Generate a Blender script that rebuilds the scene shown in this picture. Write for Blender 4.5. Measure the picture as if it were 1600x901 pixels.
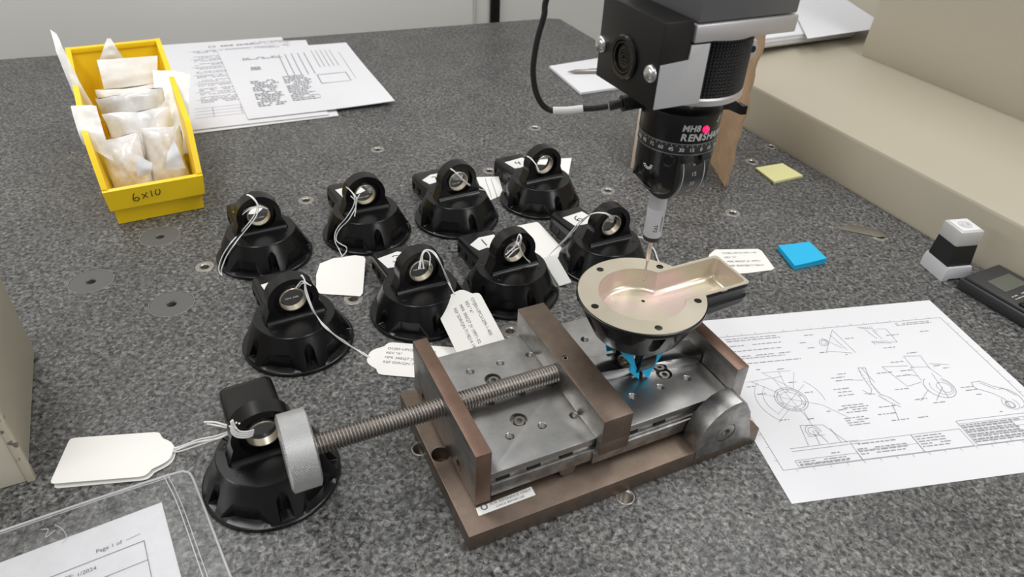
import bpy, bmesh, math, random
from mathutils import Vector, Matrix

for _o in list(bpy.data.objects):
    bpy.data.objects.remove(_o)
scene = bpy.context.scene
COL = scene.collection
S = 0.001                     # all shapes below are written in millimetres
PI = math.pi
R = math.radians
random.seed(7)

# ------------------------------------------------------------------ camera
FPX = 1121.35
CAM_H = 435.0
RT = Vector((0.9987917411, 0.0288050224, 0.0398161845))
DN = Vector((0.0491432382, -0.5854359533, -0.8092278336))
FW = Vector((0.0, 0.8102067731, -0.5861441672))
cam_data = bpy.data.cameras.new('camera')
cam = bpy.data.objects.new('camera', cam_data)
COL.objects.link(cam)
m3 = Matrix((RT, -DN, -FW)).transposed()
cam.matrix_world = Matrix.Translation((0, 0, CAM_H * S)) @ m3.to_4x4()
cam_data.sensor_width = 36.0
cam_data.sensor_fit = 'HORIZONTAL'
cam_data.lens = FPX / 1600 * 36
cam_data.clip_start = 0.01
cam_data.clip_end = 50
cam_data.dof.use_dof = True
cam_data.dof.focus_distance = 0.62
cam_data.dof.aperture_fstop = 11
scene.camera = cam

# ------------------------------------------------------------------ light
world = bpy.data.worlds.new('room_light')
scene.world = world
world.use_nodes = True
bg = world.node_tree.nodes['Background']
bg.inputs[0].default_value = (1.0, 1.0, 1.0, 1)
bg.inputs[1].default_value = 0.28


def ceiling_lamp(x, y, z, sx, sy, power, rz=0.0):
    ld = bpy.data.lights.new('ceiling_lamp', 'AREA')
    ld.shape = 'RECTANGLE'
    ld.size, ld.size_y = sx, sy
    ld.energy = power
    ld.color = (1.0, 0.995, 0.985)
    lo = bpy.data.objects.new('ceiling_lamp', ld)
    COL.objects.link(lo)
    lo.location = (x, y, z)
    lo.rotation_euler = (0, 0, rz)
    return lo


LZ = 1.75
ceiling_lamp(-1.0, 1.15, LZ, 0.35, 1.3, 18, R(26))
ceiling_lamp(0.8, 0.95, LZ, 0.35, 1.3, 15, R(26))
ceiling_lamp(-0.55, -0.45, LZ, 0.35, 1.3, 15, R(26))
ceiling_lamp(0.95, -0.35, LZ, 0.35, 1.3, 11, R(26))
# further rows of the same lamps down the room
ceiling_lamp(-3.6, -0.9, 1.7, 0.9, 2.6, 95, R(26))
ceiling_lamp(3.0, -2.0, 1.7, 0.9, 2.6, 80, R(26))

vs = scene.view_settings
vs.view_transform = 'Standard'
vs.look = 'None'
vs.gamma = 1
vs.use_curve_mapping = False
vs.exposure = 0.0


# ------------------------------------------------------------------ geometry helpers
def ray(px, py):
    return RT * ((px - 800) / FPX) + DN * ((py - 450.5) / FPX) + FW


def at(px, py, z=0.0):
    """the place on the level plane of height z that a pixel of the photograph shows (mm)"""
    d = ray(px, py)
    t = (CAM_H - z) / -d.z
    return Vector((d.x * t, d.y * t, z))


def on_plane(px, py, p, n):
    d = ray(px, py)
    o = Vector((0, 0, CAM_H))
    n = Vector(n)
    return o + d * ((Vector(p) - o).dot(n) / d.dot(n))


def RotZ(deg):
    return Matrix.Rotation(R(deg), 4, 'Z')


def T(x, y=0, z=0):
    return Matrix.Translation((x, y, z))


_text_cache = {}


def text_mesh(body, size, align='LEFT', bold=False):
    k = (body, size, align, bold)
    if k not in _text_cache:
        cu = bpy.data.curves.new('t', 'FONT')
        cu.body = body
        cu.size = size
        cu.align_x = align
        cu.align_y = 'CENTER'
        cu.resolution_u = 3
        if bold:
            cu.offset = 0.035 * size
            cu.shear = 0.12
        o = bpy.data.objects.new('t', cu)
        COL.objects.link(o)
        dg = bpy.context.evaluated_depsgraph_get()
        me = bpy.data.meshes.new_from_object(o.evaluated_get(dg))
        bpy.data.objects.remove(o)
        bpy.data.curves.remove(cu)
        _text_cache[k] = me
    return _text_cache[k]


class MB:
    """collects shapes in one bmesh (mm)"""

    def __init__(self):
        self.bm = bmesh.new()

    def _xf(self, vs_, M):
        if M is not None:
            for v in vs_:
                v.co = M @ v.co

    def faces(self, co, fc, M=None, mi=0):
        vs_ = [self.bm.verts.new(c) for c in co]
        self._xf(vs_, M)
        out = []
        for f in fc:
            try:
                nf = self.bm.faces.new([vs_[i] for i in f])
                nf.material_index = mi
                out.append(nf)
            except ValueError:
                pass
        return out

    def box(self, x0, x1, y0, y1, z0, z1, M=None, bev=0.0, mi=0):
        co = [(x0, y0, z0), (x1, y0, z0), (x1, y1, z0), (x0, y1, z0), (x0, y0, z1), (x1, y0, z1), (x1, y1, z1), (x0, y1, z1)]
        fs = self.faces(co, [(3, 2, 1, 0), (4, 5, 6, 7), (0, 1, 5, 4), (1, 2, 6, 5), (2, 3, 7, 6), (3, 0, 4, 7)], M, mi)
        if bev:
            es = list({e for f in fs for e in f.edges})
            bmesh.ops.bevel(self.bm, geom=es, offset=bev, segments=2, affect='EDGES', profile=0.5)
        return self

    def prism(self, pts, z0, z1, M=None, bev=0.0, mi=0):
        n = len(pts)
        co = [(p[0], p[1], z0) for p in pts] + [(p[0], p[1], z1) for p in pts]
        fc = [tuple(range(n - 1, -1, -1)), tuple(range(n, 2 * n))] + [(i, (i + 1) % n, n + (i + 1) % n, n + i) for i in range(n)]
        fs = self.faces(co, fc, M, mi)
        if bev:
            es = list({e for f in fs[:2] for e in f.edges})
            bmesh.ops.bevel(self.bm, geom=es, offset=bev, segments=2, affect='EDGES', profile=0.5)
        return self

    def lathe(self, prof, n=40, M=None, mi=0, close=True):
        """prof: list of (r, z) from the bottom up"""
        co, fc, rings = [], [], []
        for r, z in prof:
            if r < 1e-6:
                rings.append([len(co)])
                co.append((0, 0, z))
            else:
                rings.append(list(range(len(co), len(co) + n)))
                co += [(r * math.cos(2 * PI * i / n), r * math.sin(2 * PI * i / n), z) for i in range(n)]
        for a, b in zip(rings, rings[1:]):
            for i in range(n):
                j = (i + 1) % n
                if len(a) == 1 and len(b) == 1:
                    continue
                if len(a) == 1:
                    fc.append((a[0], b[j], b[i]))
                elif len(b) == 1:
                    fc.append((a[i], a[j], b[0]))
                else:
                    fc.append((a[i], a[j], b[j], b[i]))
        if close:
            if len(rings[0]) > 1:
                fc.append(tuple(reversed(rings[0])))
            if len(rings[-1]) > 1:
                fc.append(tuple(rings[-1]))
        self.faces(co, fc, M, mi)
        return self

    def loft(self, loops, M=None, cap=True, closed=True, mi=0):
        n = len(loops[0])
        co = [p for l in loops for p in l]
        fc = []
        for k in range(len(loops) - 1):
            for i in range(n if closed else n - 1):
                j = (i + 1) % n
                fc.append((k * n + i, k * n + j, (k + 1) * n + j, (k + 1) * n + i))
        if cap:
            fc.append(tuple(range(n - 1, -1, -1)))
            fc.append(tuple((len(loops) - 1) * n + i for i in range(n)))
        self.faces(co, fc, M, mi)
        return self

    def tube(self, pts, r, n=8, M=None, smooth=True, taper=None):
        pts = [Vector(p) for p in pts]
        if smooth:
            pts = spline(pts)
        loops, up = [], Vector((0, 0, 1))
        for i, p in enumerate(pts):
            d = (pts[min(i + 1, len(pts) - 1)] - pts[max(i - 1, 0)]).normalized()
            if abs(d.dot(up)) > 0.95:
                up = Vector((1, 0, 0)) if abs(d.x) < 0.9 else Vector((0, 1, 0))
            a = d.cross(up).normalized()
            b = d.cross(a).normalized()
            up = -b
            rr = r if taper is None else r * taper[min(int(i * len(taper) / len(pts)), len(taper) - 1)]
            loops.append([tuple(p + (a * math.cos(2 * PI * k / n) + b * math.sin(2 * PI * k / n)) * rr) for k in range(n)])
        return self.loft(loops, M)

    def grid(self, f, nu, nv, M=None, closed_u=False, mi=0):
        co = [f(i / (nu if closed_u else nu - 1), j / (nv - 1)) for j in range(nv) for i in range(nu)]
        fc = []
        for j in range(nv - 1):
            for i in range(nu if closed_u else nu - 1):
                k = (i + 1) % nu
                fc.append((j * nu + i, j * nu + k, (j + 1) * nu + k, (j + 1) * nu + i))
        self.faces(co, fc, M, mi)
        return self

    def text(self, body, size, M, align='LEFT', bold=False):
        me = text_mesh(body, size, align, bold)
        self.faces([tuple(v.co) for v in me.vertices], [tuple(p.vertices) for p in me.polygons], M)
        return self

    def stroke(self, pts, w, M=None, smooth=True):
        """a flat pen stroke in the local xy plane"""
        ps = [Vector((p[0], p[1], 0)) for p in pts]
        if smooth and len(ps) > 2:
            ps = spline(ps, 6)
        L, Rr = [], []
        for i, p in enumerate(ps):
            d = (ps[min(i + 1, len(ps) - 1)] - ps[max(i - 1, 0)]).normalized()
            nrm = Vector((-d.y, d.x, 0)) * (w / 2)
            L.append(tuple(p + nrm))
            Rr.append(tuple(p - nrm))
        n = len(ps)
        self.faces(L + Rr, [(n + i, n + i + 1, i + 1, i) for i in range(n - 1)], M)
        return self


def spline(pts, k=8):
    pts = [Vector(p) for p in pts]
    if len(pts) < 3:
        return pts
    out = []
    P = [pts[0] * 2 - pts[1]] + pts + [pts[-1] * 2 - pts[-2]]
    for i in range(1, len(P) - 2):
        p0, p1, p2, p3 = P[i - 1], P[i], P[i + 1], P[i + 2]
        for s in range(k):
            t = s / k
            out.append(0.5 * ((2 * p1) + (p2 - p0) * t + (2 * p0 - 5 * p1 + 4 * p2 - p3) * t * t + (3 * p1 - p0 - 3 * p2 + p3) * t ** 3))
    out.append(pts[-1])
    return out


def build(name, mb, mats, parent=None, angle=32, flat=False, fix=True):
    bm = mb.bm
    if fix:
        bmesh.ops.recalc_face_normals(bm, faces=bm.faces)
    for v in bm.verts:
        v.co *= S
    lim = R(angle)
    for f in bm.faces:
        f.smooth = not flat
    for e in bm.edges:
        if len(e.link_faces) == 2:
            e.smooth = e.calc_face_angle(0) < lim
        else:
            e.smooth = False
    me = bpy.data.meshes.new(name)
    bm.to_mesh(me)
    bm.free()
    for m_ in (mats if isinstance(mats, (list, tuple)) else [mats]):
        me.materials.append(m_)
    o = bpy.data.objects.new(name, me)
    COL.objects.link(o)
    if parent is not None:
        o.parent = parent
    return o


def cut(o, cutter_mb):
    """saw the cutter's shapes out of a mesh object"""
    c = build('cutter', cutter_mb, o.data.materials[0] if o.data.materials else [])
    c.parent = o.parent
    md = o.modifiers.new('b', 'BOOLEAN')
    md.operation = 'DIFFERENCE'
    md.solver = 'EXACT'
    md.object = c
    dg = bpy.context.evaluated_depsgraph_get()
    me = bpy.data.meshes.new_from_object(o.evaluated_get(dg))
    o.modifiers.clear()
    o.data = me
    bpy.data.objects.remove(c)
    bm = bmesh.new()
    bm.from_mesh(me)
    for f in bm.faces:
        f.smooth = True
    for e in bm.edges:
        e.smooth = len(e.link_faces) == 2 and e.calc_face_angle(0) < R(32)
    bm.to_mesh(me)
    bm.free()
    return o


def thing(name, label, cat, loc=(0, 0, 0), rot=(0, 0, 0), group=None):
    o = bpy.data.objects.new(name, None)
    o.empty_display_size = 0.01
    COL.objects.link(o)
    o.location = Vector(loc) * S
    o.rotation_euler = rot
    return tag(o, label, cat, group)


def tag(o, label, cat, group=None):
    o['label'] = label
    o['category'] = cat
    if group:
        o['group'] = group
    return o


def structure(o):
    o['kind'] = 'structure'
    return o


def copy_tree(o, parent=None):
    c = o.copy()
    COL.objects.link(c)
    if parent is not None:
        c.parent = parent
    for ch in [k for k in bpy.data.objects if k.parent == o]:
        copy_tree(ch, c)
    return c


# ------------------------------------------------------------------ materials
def material(name, col, rough=0.5, metal=0.0, spec=0.5, coat=0.0):
    m = bpy.data.materials.new(name)
    m.use_nodes = True
    b = m.node_tree.nodes['Principled BSDF']
    b.inputs['Base Color'].default_value = (*col, 1)
    b.inputs['Roughness'].default_value = rough
    b.inputs['Metallic'].default_value = metal
    b.inputs['Specular IOR Level'].default_value = spec
    b.inputs['Coat Weight'].default_value = coat
    return m


def nodes(m):
    nt = m.node_tree
    return nt, nt.nodes['Principled BSDF'], nt.nodes, nt.links


def mottle(m, c1, c2, scale, detail=4.0, rough=0.6, lo=0.35, hi=0.65, stretch=None):
    """colour wandering between two tones"""
    nt, b, N, L = nodes(m)
    tc = N.new('ShaderNodeTexCoord')
    no = N.new('ShaderNodeTexNoise')
    no.inputs['Scale'].default_value = scale
    no.inputs['Detail'].default_value = detail
    no.inputs['Roughness'].default_value = rough
    src = tc.outputs['Object']
    if stretch:
        mp = N.new('ShaderNodeMapping')
        mp.inputs['Scale'].default_value = stretch
        L.new(src, mp.inputs['Vector'])
        src = mp.outputs['Vector']
    L.new(src, no.inputs['Vector'])
    cr = N.new('ShaderNodeValToRGB')
    cr.color_ramp.elements[0].position = lo
    cr.color_ramp.elements[1].position = hi
    cr.color_ramp.elements[0].color = (*c1, 1)
    cr.color_ramp.elements[1].color = (*c2, 1)
    L.new(no.outputs['Fac'], cr.inputs['Fac'])
    L.new(cr.outputs['Color'], b.inputs['Base Color'])
    return no


def bump(m, scale, strength, dist=0.0003, detail=3.0, stretch=None):
    nt, b, N, L = nodes(m)
    tc = N.new('ShaderNodeTexCoord')
    no = N.new('ShaderNodeTexNoise')
    no.inputs['Scale'].default_value = scale
    no.inputs['Detail'].default_value = detail
    src = tc.outputs['Object']
    if stretch:
        mp = N.new('ShaderNodeMapping')
        mp.inputs['Scale'].default_value = stretch
        L.new(src, mp.inputs['Vector'])
        src = mp.outputs['Vector']
    L.new(src, no.inputs['Vector'])
    bu = N.new('ShaderNodeBump')
    bu.inputs['Strength'].default_value = strength
    bu.inputs['Distance'].default_value = dist
    L.new(no.outputs['Fac'], bu.inputs['Height'])
    L.new(bu.outputs['Normal'], b.inputs['Normal'])
    return m


def film(name, col, amount, rough=0.15, vary=None, gloss=0.12):
    """thin see-through plastic: part of the light passes, part is scattered"""
    m = bpy.data.materials.new(name)
    m.use_nodes = True
    nt = m.node_tree
    N, L = nt.nodes, nt.links
    b = N['Principled BSDF']
    b.inputs['Base Color'].default_value = (*col, 1)
    b.inputs['Roughness'].default_value = rough
    tr = N.new('ShaderNodeBsdfTransparent')
    tr.inputs['Color'].default_value = (0.97, 0.97, 0.97, 1)
    mx = N.new('ShaderNodeMixShader')
    mx.inputs['Fac'].default_value = amount
    out = N['Material Output']
    L.new(tr.outputs[0], mx.inputs[1])
    L.new(b.outputs[0], mx.inputs[2])
    last = mx
    if gloss:
        gl = N.new('ShaderNodeBsdfGlossy')
        gl.inputs['Roughness'].default_value = rough
        fr = N.new('ShaderNodeLayerWeight')
        fr.inputs['Blend'].default_value = gloss
        mx2 = N.new('ShaderNodeMixShader')
        L.new(fr.outputs['Fresnel'], mx2.inputs['Fac'])
        L.new(mx.outputs[0], mx2.inputs[1])
        L.new(gl.outputs[0], mx2.inputs[2])
        last = mx2
    L.new(last.outputs[0], out.inputs['Surface'])
    if vary:
        tc = N.new('ShaderNodeTexCoord')
        no = N.new('ShaderNodeTexNoise')
        no.inputs['Scale'].default_value = vary[0]
        no.inputs['Detail'].default_value = 5
        mr = N.new('ShaderNodeMapRange')
        mr.inputs['From Min'].default_value = 0.35
        mr.inputs['From Max'].default_value = 0.7
        mr.inputs['To Min'].default_value = vary[1]
        mr.inputs['To Max'].default_value = vary[2]
        L.new(tc.outputs['Object'], no.inputs['Vector'])
        L.new(no.outputs['Fac'], mr.inputs['Value'])
        L.new(mr.outputs[0], mx.inputs['Fac'])
    return m


def make_granite():
    m = material('granite', (0.06, 0.06, 0.06), 0.42, 0.0, 0.45)
    nt, b, N, L = nodes(m)
    tc = N.new('ShaderNodeTexCoord')

    def ramp(fac, a, bb, p0, p1):
        cr = N.new('ShaderNodeValToRGB')
        cr.color_ramp.elements[0].position = p0
        cr.color_ramp.elements[1].position = p1
        cr.color_ramp.elements[0].color = (*a, 1)
        cr.color_ramp.elements[1].color = (*bb, 1)
        L.new(fac, cr.inputs['Fac'])
        return cr.outputs['Color']
    n1 = N.new('ShaderNodeTexNoise')
    n1.inputs['Scale'].default_value = 270
    n1.inputs['Detail'].default_value = 5
    n1.inputs['Roughness'].default_value = 0.68
    n1.inputs['Distortion'].default_value = 0.6
    L.new(tc.outputs['Object'], n1.inputs['Vector'])
    base = ramp(n1.outputs['Fac'], (0.010, 0.010, 0.011), (0.235, 0.235, 0.233), 0.36, 0.68)
    vo = N.new('ShaderNodeTexVoronoi')
    vo.inputs['Scale'].default_value = 330
    L.new(tc.outputs['Object'], vo.inputs['Vector'])
    fleck = ramp(vo.outputs['Color'], (0.40, 0.40, 0.40), (1.45, 1.45, 1.42), 0.2, 0.9)
    mx = N.new('ShaderNodeMix')
    mx.data_type = 'RGBA'
    mx.blend_type = 'MULTIPLY'
    mx.inputs[0].default_value = 0.75
    L.new(base, mx.inputs[6])
    L.new(fleck, mx.inputs[7])
    n2 = N.new('ShaderNodeTexNoise')
    n2.inputs['Scale'].default_value = 14
    n2.inputs['Detail'].default_value = 3
    L.new(tc.outputs['Object'], n2.inputs['Vector'])
    cloud = ramp(n2.outputs['Fac'], (0.86, 0.86, 0.86), (1.12, 1.11, 1.08), 0.3, 0.7)
    mx2 = N.new('ShaderNodeMix')
    mx2.data_type = 'RGBA'
    mx2.blend_type = 'MULTIPLY'
    mx2.inputs[0].default_value = 1.0
    L.new(mx.outputs[2], mx2.inputs[6])
    L.new(cloud, mx2.inputs[7])
    L.new(mx2.outputs[2], b.inputs['Base Color'])
    return m


GRANITE = make_granite()
BLACK = bump(material('black_anodised', (0.0045, 0.0045, 0.005), 0.27, 0.0, 0.38), 900, 0.05, 0.0002)
BLACK_GLOSS = material('black_gloss', (0.005, 0.005, 0.005), 0.16, 0.0, 0.5)
BLACK_MATT = bump(material('black_matt', (0.007, 0.0065, 0.006), 0.45, 0.0, 0.35), 1500, 0.12, 0.0002)
BLACK_PLASTIC = material('black_plastic', (0.016, 0.016, 0.017), 0.38)
DARK_HOLE = material('dark_hole', (0.004, 0.004, 0.004), 0.8)
GOLD = material('chem_film_gold', (0.60, 0.53, 0.41), 0.5, 0.35)
mottle(GOLD, (0.47, 0.425, 0.325), (0.51, 0.46, 0.375), 22, 2)
GOLD_IN = material('chem_film_pocket', (0.70, 0.60, 0.48), 0.32, 0.6)
mottle(GOLD_IN, (0.62, 0.575, 0.44), (0.68, 0.55, 0.50), 30, 2, 0.5, 0.40, 0.60)
BUSH = material('bushing_metal', (0.66, 0.60, 0.48), 0.3, 0.9)
STEEL = bump(material('ground_steel', (0.36, 0.36, 0.35), 0.36, 1.0), 700, 0.08, 0.0002, 2, (1, 0.06, 1))
mottle(STEEL, (0.35, 0.35, 0.345), (0.49, 0.485, 0.475), 60, 5, 0.65, 0.3, 0.72)
STEEL_DARK = material('dark_steel', (0.2, 0.195, 0.185), 0.4, 1.0)
mottle(STEEL_DARK, (0.24, 0.235, 0.225), (0.42, 0.41, 0.40), 90, 4)
BROWN = material('browned_steel', (0.2, 0.13, 0.1), 0.45, 0.8)
mottle(BROWN, (0.142, 0.107, 0.083), (0.212, 0.162, 0.128), 55, 8, 0.75, 0.3, 0.7)
BROWN_RED = material('reddish_browned_steel', (0.2, 0.12, 0.09), 0.45, 0.8)
mottle(BROWN_RED, (0.165, 0.102, 0.075), (0.235, 0.152, 0.116), 50, 7, 0.7, 0.3, 0.7)
BROWN_DARK = material('browned_steel_side', (0.14, 0.11, 0.09), 0.42, 0.85)
mottle(BROWN_DARK, (0.12, 0.10, 0.088), (0.22, 0.19, 0.165), 60, 6, 0.7, 0.3, 0.7)
JAW_SIDE = material('jaw_side_steel', (0.3, 0.28, 0.26), 0.38, 1.0)
mottle(JAW_SIDE, (0.26, 0.245, 0.23), (0.45, 0.43, 0.41), 70, 6, 0.7, 0.3, 0.7)
SCREW_STEEL = material('screw_steel', (0.30, 0.275, 0.255), 0.34, 1.0)
TAP_STEEL = material('tap_steel', (0.30, 0.29, 0.28), 0.45, 1.0)
ALU = material('knurled_aluminium', (0.60, 0.60, 0.60), 0.38, 0.85)
ALU_SATIN = material('satin_aluminium', (0.60, 0.585, 0.60), 0.4, 0.75)
SILVER_PAINT = material('silver_grey_finish', (0.50, 0.50, 0.515), 0.42, 0.2)
QUILL_GREY = bump(material('grey_enamel', (0.115, 0.115, 0.12), 0.35), 300, 0.05)
CHROME = material('bright_chrome', (0.62, 0.61, 0.60), 0.25, 1.0)
PAPER = material('white_paper', (0.70, 0.70, 0.725), 0.85, 0, 0.2)
PAPER_WARM = material('white_card', (0.80, 0.79, 0.75), 0.8, 0, 0.25)
TAPE = material('white_tape', (0.72, 0.72, 0.70), 0.7)
INK = material('printer_ink', (0.13, 0.13, 0.14), 0.8)
INK_PALE = material('faint_ink', (0.29, 0.29, 0.31), 0.8)
INK_BLACK = material('marker_ink', (0.02, 0.018, 0.02), 0.6)
WHITE_PRINT = material('white_print', (0.75, 0.75, 0.75), 0.6)
GREY_PRINT = material('grey_print', (0.42, 0.42, 0.42), 0.6)
STRING = bump(material('white_string', (0.78, 0.78, 0.77), 0.8), 2500, 0.5, 0.0004)
YELLOW = material('yellow_plastic', (0.92, 0.63, 0.01), 0.36)
NOTE_YELLOW = material('pale_yellow_paper', (0.74, 0.72, 0.36), 0.8)
BLUE = material('blue_paper', (0.012, 0.42, 0.72), 0.7)
BEIGE = bump(material('beige_enamel', (0.43, 0.39, 0.305), 0.42), 90, 0.12, 0.001)
WALL = material('pale_grey_wall', (0.68, 0.67, 0.64), 0.6)
CARDBOARD = material('brown_cardboard', (0.40, 0.27, 0.16), 0.85)
mottle(CARDBOARD, (0.37, 0.245, 0.145), (0.45, 0.31, 0.19), 30, 5)
CARD_EDGE = material('cardboard_edge', (0.60, 0.48, 0.38), 0.9)
LIGHT_PLASTIC = material('light_grey_plastic', (0.60, 0.60, 0.62), 0.4)
SMOKE_PLASTIC = material('pale_translucent_plastic', (0.52, 0.52, 0.50), 0.3)
CALC = bump(material('charcoal_plastic', (0.028, 0.028, 0.029), 0.5), 1200, 0.2)
LCD = material('lcd_glass', (0.10, 0.105, 0.085), 0.3)
CABLE = material('cable_rubber', (0.010, 0.010, 0.011), 0.35)
SLEEVE = film('clear_vinyl', (0.75, 0.75, 0.76), 0.08, 0.3, (45, 0.01, 0.09), 0.05)
SLEEVE_EDGE = film('vinyl_weld', (0.75, 0.75, 0.76), 0.45, 0.25)
BAG = film('clear_bag', (0.98, 0.98, 1.0), 0.5, 0.14, (55, 0.62, 0.95), 0.2)
BAG_MILKY = film('milky_bag', (0.96, 0.96, 0.945), 0.62, 0.3, (30, 0.62, 0.85))
LED = bpy.data.materials.new('pink_led')
LED.use_nodes = True
_b = LED.node_tree.nodes['Principled BSDF']
_b.inputs['Base Color'].default_value = (0.8, 0.02, 0.15, 1)
_b.inputs['Emission Color'].default_value = (0.9, 0.01, 0.13, 1)
_b.inputs['Emission Strength'].default_value = 0.7
_b.inputs['Roughness'].default_value = 0.2

# ------------------------------------------------------------------ setting
# floor and the pale wall beyond the plate
mb = MB()
mb.box(-3500, 3500, -3000, 3500, -950, -930)
structure(build('floor', mb, material('floor_tile', (0.42, 0.41, 0.39), 0.5)))
mb = MB()
WDIR = 23.4
WM = T(75, 1760, 0) @ RotZ(WDIR)
mb.box(-2600, 2400, 0, 40, -930, 1500, WM)
structure(build('wall_back', mb, WALL))
mb = MB()
wp = on_plane(772, 20, (75, 1760, 0), (-math.sin(R(WDIR)), math.cos(R(WDIR)), 0))
wl = WM.inverted() @ wp
mb.box(wl.x - 11, wl.x + 11, -9, -0.5, -930, 1500, WM, 1.0)
structure(build('trim_1', mb, BLACK_MATT))
mb = MB()
wp = on_plane(741, 18, (75, 1760, 0), (-math.sin(R(WDIR)), math.cos(R(WDIR)), 0))
wl2 = WM.inverted() @ wp
mb.tube([(wl2.x - 10, -3.2, 1200), (wl2.x - 3, -3.2, 300), (wl2.x, -3.2, 60), (wl2.x + 1, -3.2, -200), (wl2.x, -3.2, -928)], 2.6, 8, WM)
tag(build('wall_cable', mb, material('cream_cable', (0.5, 0.48, 0.40), 0.5)), 'thin cream cable hanging down the pale wall beside the black post', 'cable')

# granite plate
plate = thing('surface_plate', 'large dark grey speckled granite surface plate carrying everything', 'surface plate')
mb = MB()
gp = [(-1163, 1072), (52, 1607), (76, 1606), (921, -108), (640, -700), (-500, -700)]
mb.prism(gp, -200, 0, None, 2.0)
slab = build('slab', mb, GRANITE, plate)
INS_S = [(320, 416), (478, 312), (590, 233), (765, 266), (836, 199), (950, 297), (1205, 228), (1175, 252), (1145, 332), (552, 466), (797, 516), (1375, 369)]
INS_L = [(250, 369), (142, 439), (268, 474)]
INS_T = [(977, 775), (657, 700)]
mb = MB()
for px, py in INS_S:
    p = at(px, py)
    mb.lathe([(10.2, -12), (10.2, 1)], 24, T(p.x, p.y))
for px, py in INS_L:
    p = at(px, py)
    mb.lathe([(21.2, -12), (21.2, 1)], 36, T(p.x, p.y))
for px, py in INS_T:
    p = at(px, py)
    mb.lathe([(7.8, -12), (7.8, 1)], 24, T(p.x, p.y))
cut(slab, mb)
INSERT_M = material('insert_metal', (0.42, 0.40, 0.37), 0.38, 0.9)
INSERT_GREY = material('insert_disc', (0.12, 0.12, 0.118), 0.45, 0.2)


def ring_insert(r, rh, m, light_rim=False):
    mb_ = MB()
    mb_.lathe([(r, -11.5), (r, -0.4), (r - 0.5, 0.05), (rh + 1.2, 0.05), (rh, -1.0), (rh, -9), (0, -9)], 32, None, 0, False)
    return build('threaded_insert', mb_, m, plate)


def place_inserts(lst, r, rh, m):
    first = None
    for px, py in lst:
        p = at(px, py)
        o = ring_insert(r, rh, m) if first is None else first.copy()
        if first is None:
            first = o
        else:
            COL.objects.link(o)
        o.location = (p.x * S, p.y * S, 0)
        c = None


place_inserts(INS_S, 10.0, 4.2, INSERT_M)
place_inserts(INS_T, 7.6, 5.2, INSERT_M)
place_inserts(INS_L, 20.2, 4.2, INSERT_GREY)
EPOXY = material('epoxy_rim', (0.24, 0.24, 0.235), 0.5)
for px, py in INS_L:
    p = at(px, py)
    mb = MB()
    mb.lathe([(20.3, -0.1), (20.3, 0.12), (21.0, 0.12), (21.0, -0.1)], 40, T(p.x, p.y), 0, False)
    build('insert_rim', mb, EPOXY, plate)

# beige machine casting along the right edge, two pieces of it in view
UA = R(26)
MM = Matrix(((math.cos(UA), -math.sin(UA), 0, 0), (math.sin(UA), math.cos(UA), 0, 0), (0, 0, 1, 0), (0, 0, 0, 1)))   # (n, v, z)
casting = thing('machine_casting', 'beige enamelled machine casting running along the right edge of the granite plate', 'machine base', MM @ Vector((900, 500, 0)))
CI = Matrix.Translation(-(MM @ Vector((900, 500, 0))))
mb = MB()
prof = [(781.5, -300), (781.5, 58), (783.5, 61.5), (787, 62.5), (1030, 78), (1400, 79), (1400, -300)]
mb.loft([[(n, v, z) for n, z in prof] for v in (-700, 1150)], CI @ MM)
build('ledge', mb, BEIGE, casting)
mb = MB()
ed = 829
prof2 = [(1021, 76.5), (1017, 95), (1020.5, 140), (1036, 700), (1400, 700), (1400, 76.5)]
mb.loft([[(n, v, z) for n, z in prof2] for v in (-700, ed - 6, ed)], CI @ MM)
build('upright_cover', mb, BEIGE, casting)

# beige casing at the left
lc = thing('machine_casing', 'beige metal machine casing with chipped paint along its front corner', 'machine casing', at(57, 752))
ang_v = math.degrees(math.atan2(142.2, -76.0)) - 90
LM = RotZ(ang_v)
CHIP = material('beige_chipped', (0.47, 0.425, 0.33), 0.42)
nt, b, N, L = nodes(CHIP)
tc = N.new('ShaderNodeTexCoord')
sp = N.new('ShaderNodeSeparateXYZ')
L.new(tc.outputs['Object'], sp.inputs[0])
no = N.new('ShaderNodeTexNoise')
no.inputs['Scale'].default_value = 90
no.inputs['Detail'].default_value = 6
L.new(tc.outputs['Object'], no.inputs['Vector'])
cr = N.new('ShaderNodeValToRGB')
cr.color_ramp.elements[0].position = 0.57
cr.color_ramp.elements[1].position = 0.585
cr.color_ramp.elements[0].color = (0.50, 0.455, 0.355, 1)
cr.color_ramp.elements[1].color = (0.16, 0.13, 0.11, 1)
L.new(no.outputs['Fac'], cr.inputs['Fac'])
L.new(cr.outputs['Color'], b.inputs['Base Color'])
mb = MB()
mb.box(-260, -5, 6, 160, 0.6, 420, LM, 1.5)
build('casing_body', mb, BEIGE, lc)
mb = MB()
mb.box(-260, -5.5, 2.5, 5.6, 0.6, 420, LM, 0.6)
build('front_panel', mb, material('beige_front', (0.56, 0.52, 0.43), 0.42), lc)
mb = MB()
mb.box(-5.5, 0, 0, 6, 0.6, 420, LM, 1.2)
build('corner_edge', mb, CHIP, lc)

# ------------------------------------------------------------------ black housings
TH = PI * 2
ANG_SLOT = [90 + a for a in (36, -36, 108, -108, 180)]
ANG_CUT = [90 + a for a in (72, -72, 144, -144)]


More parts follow.
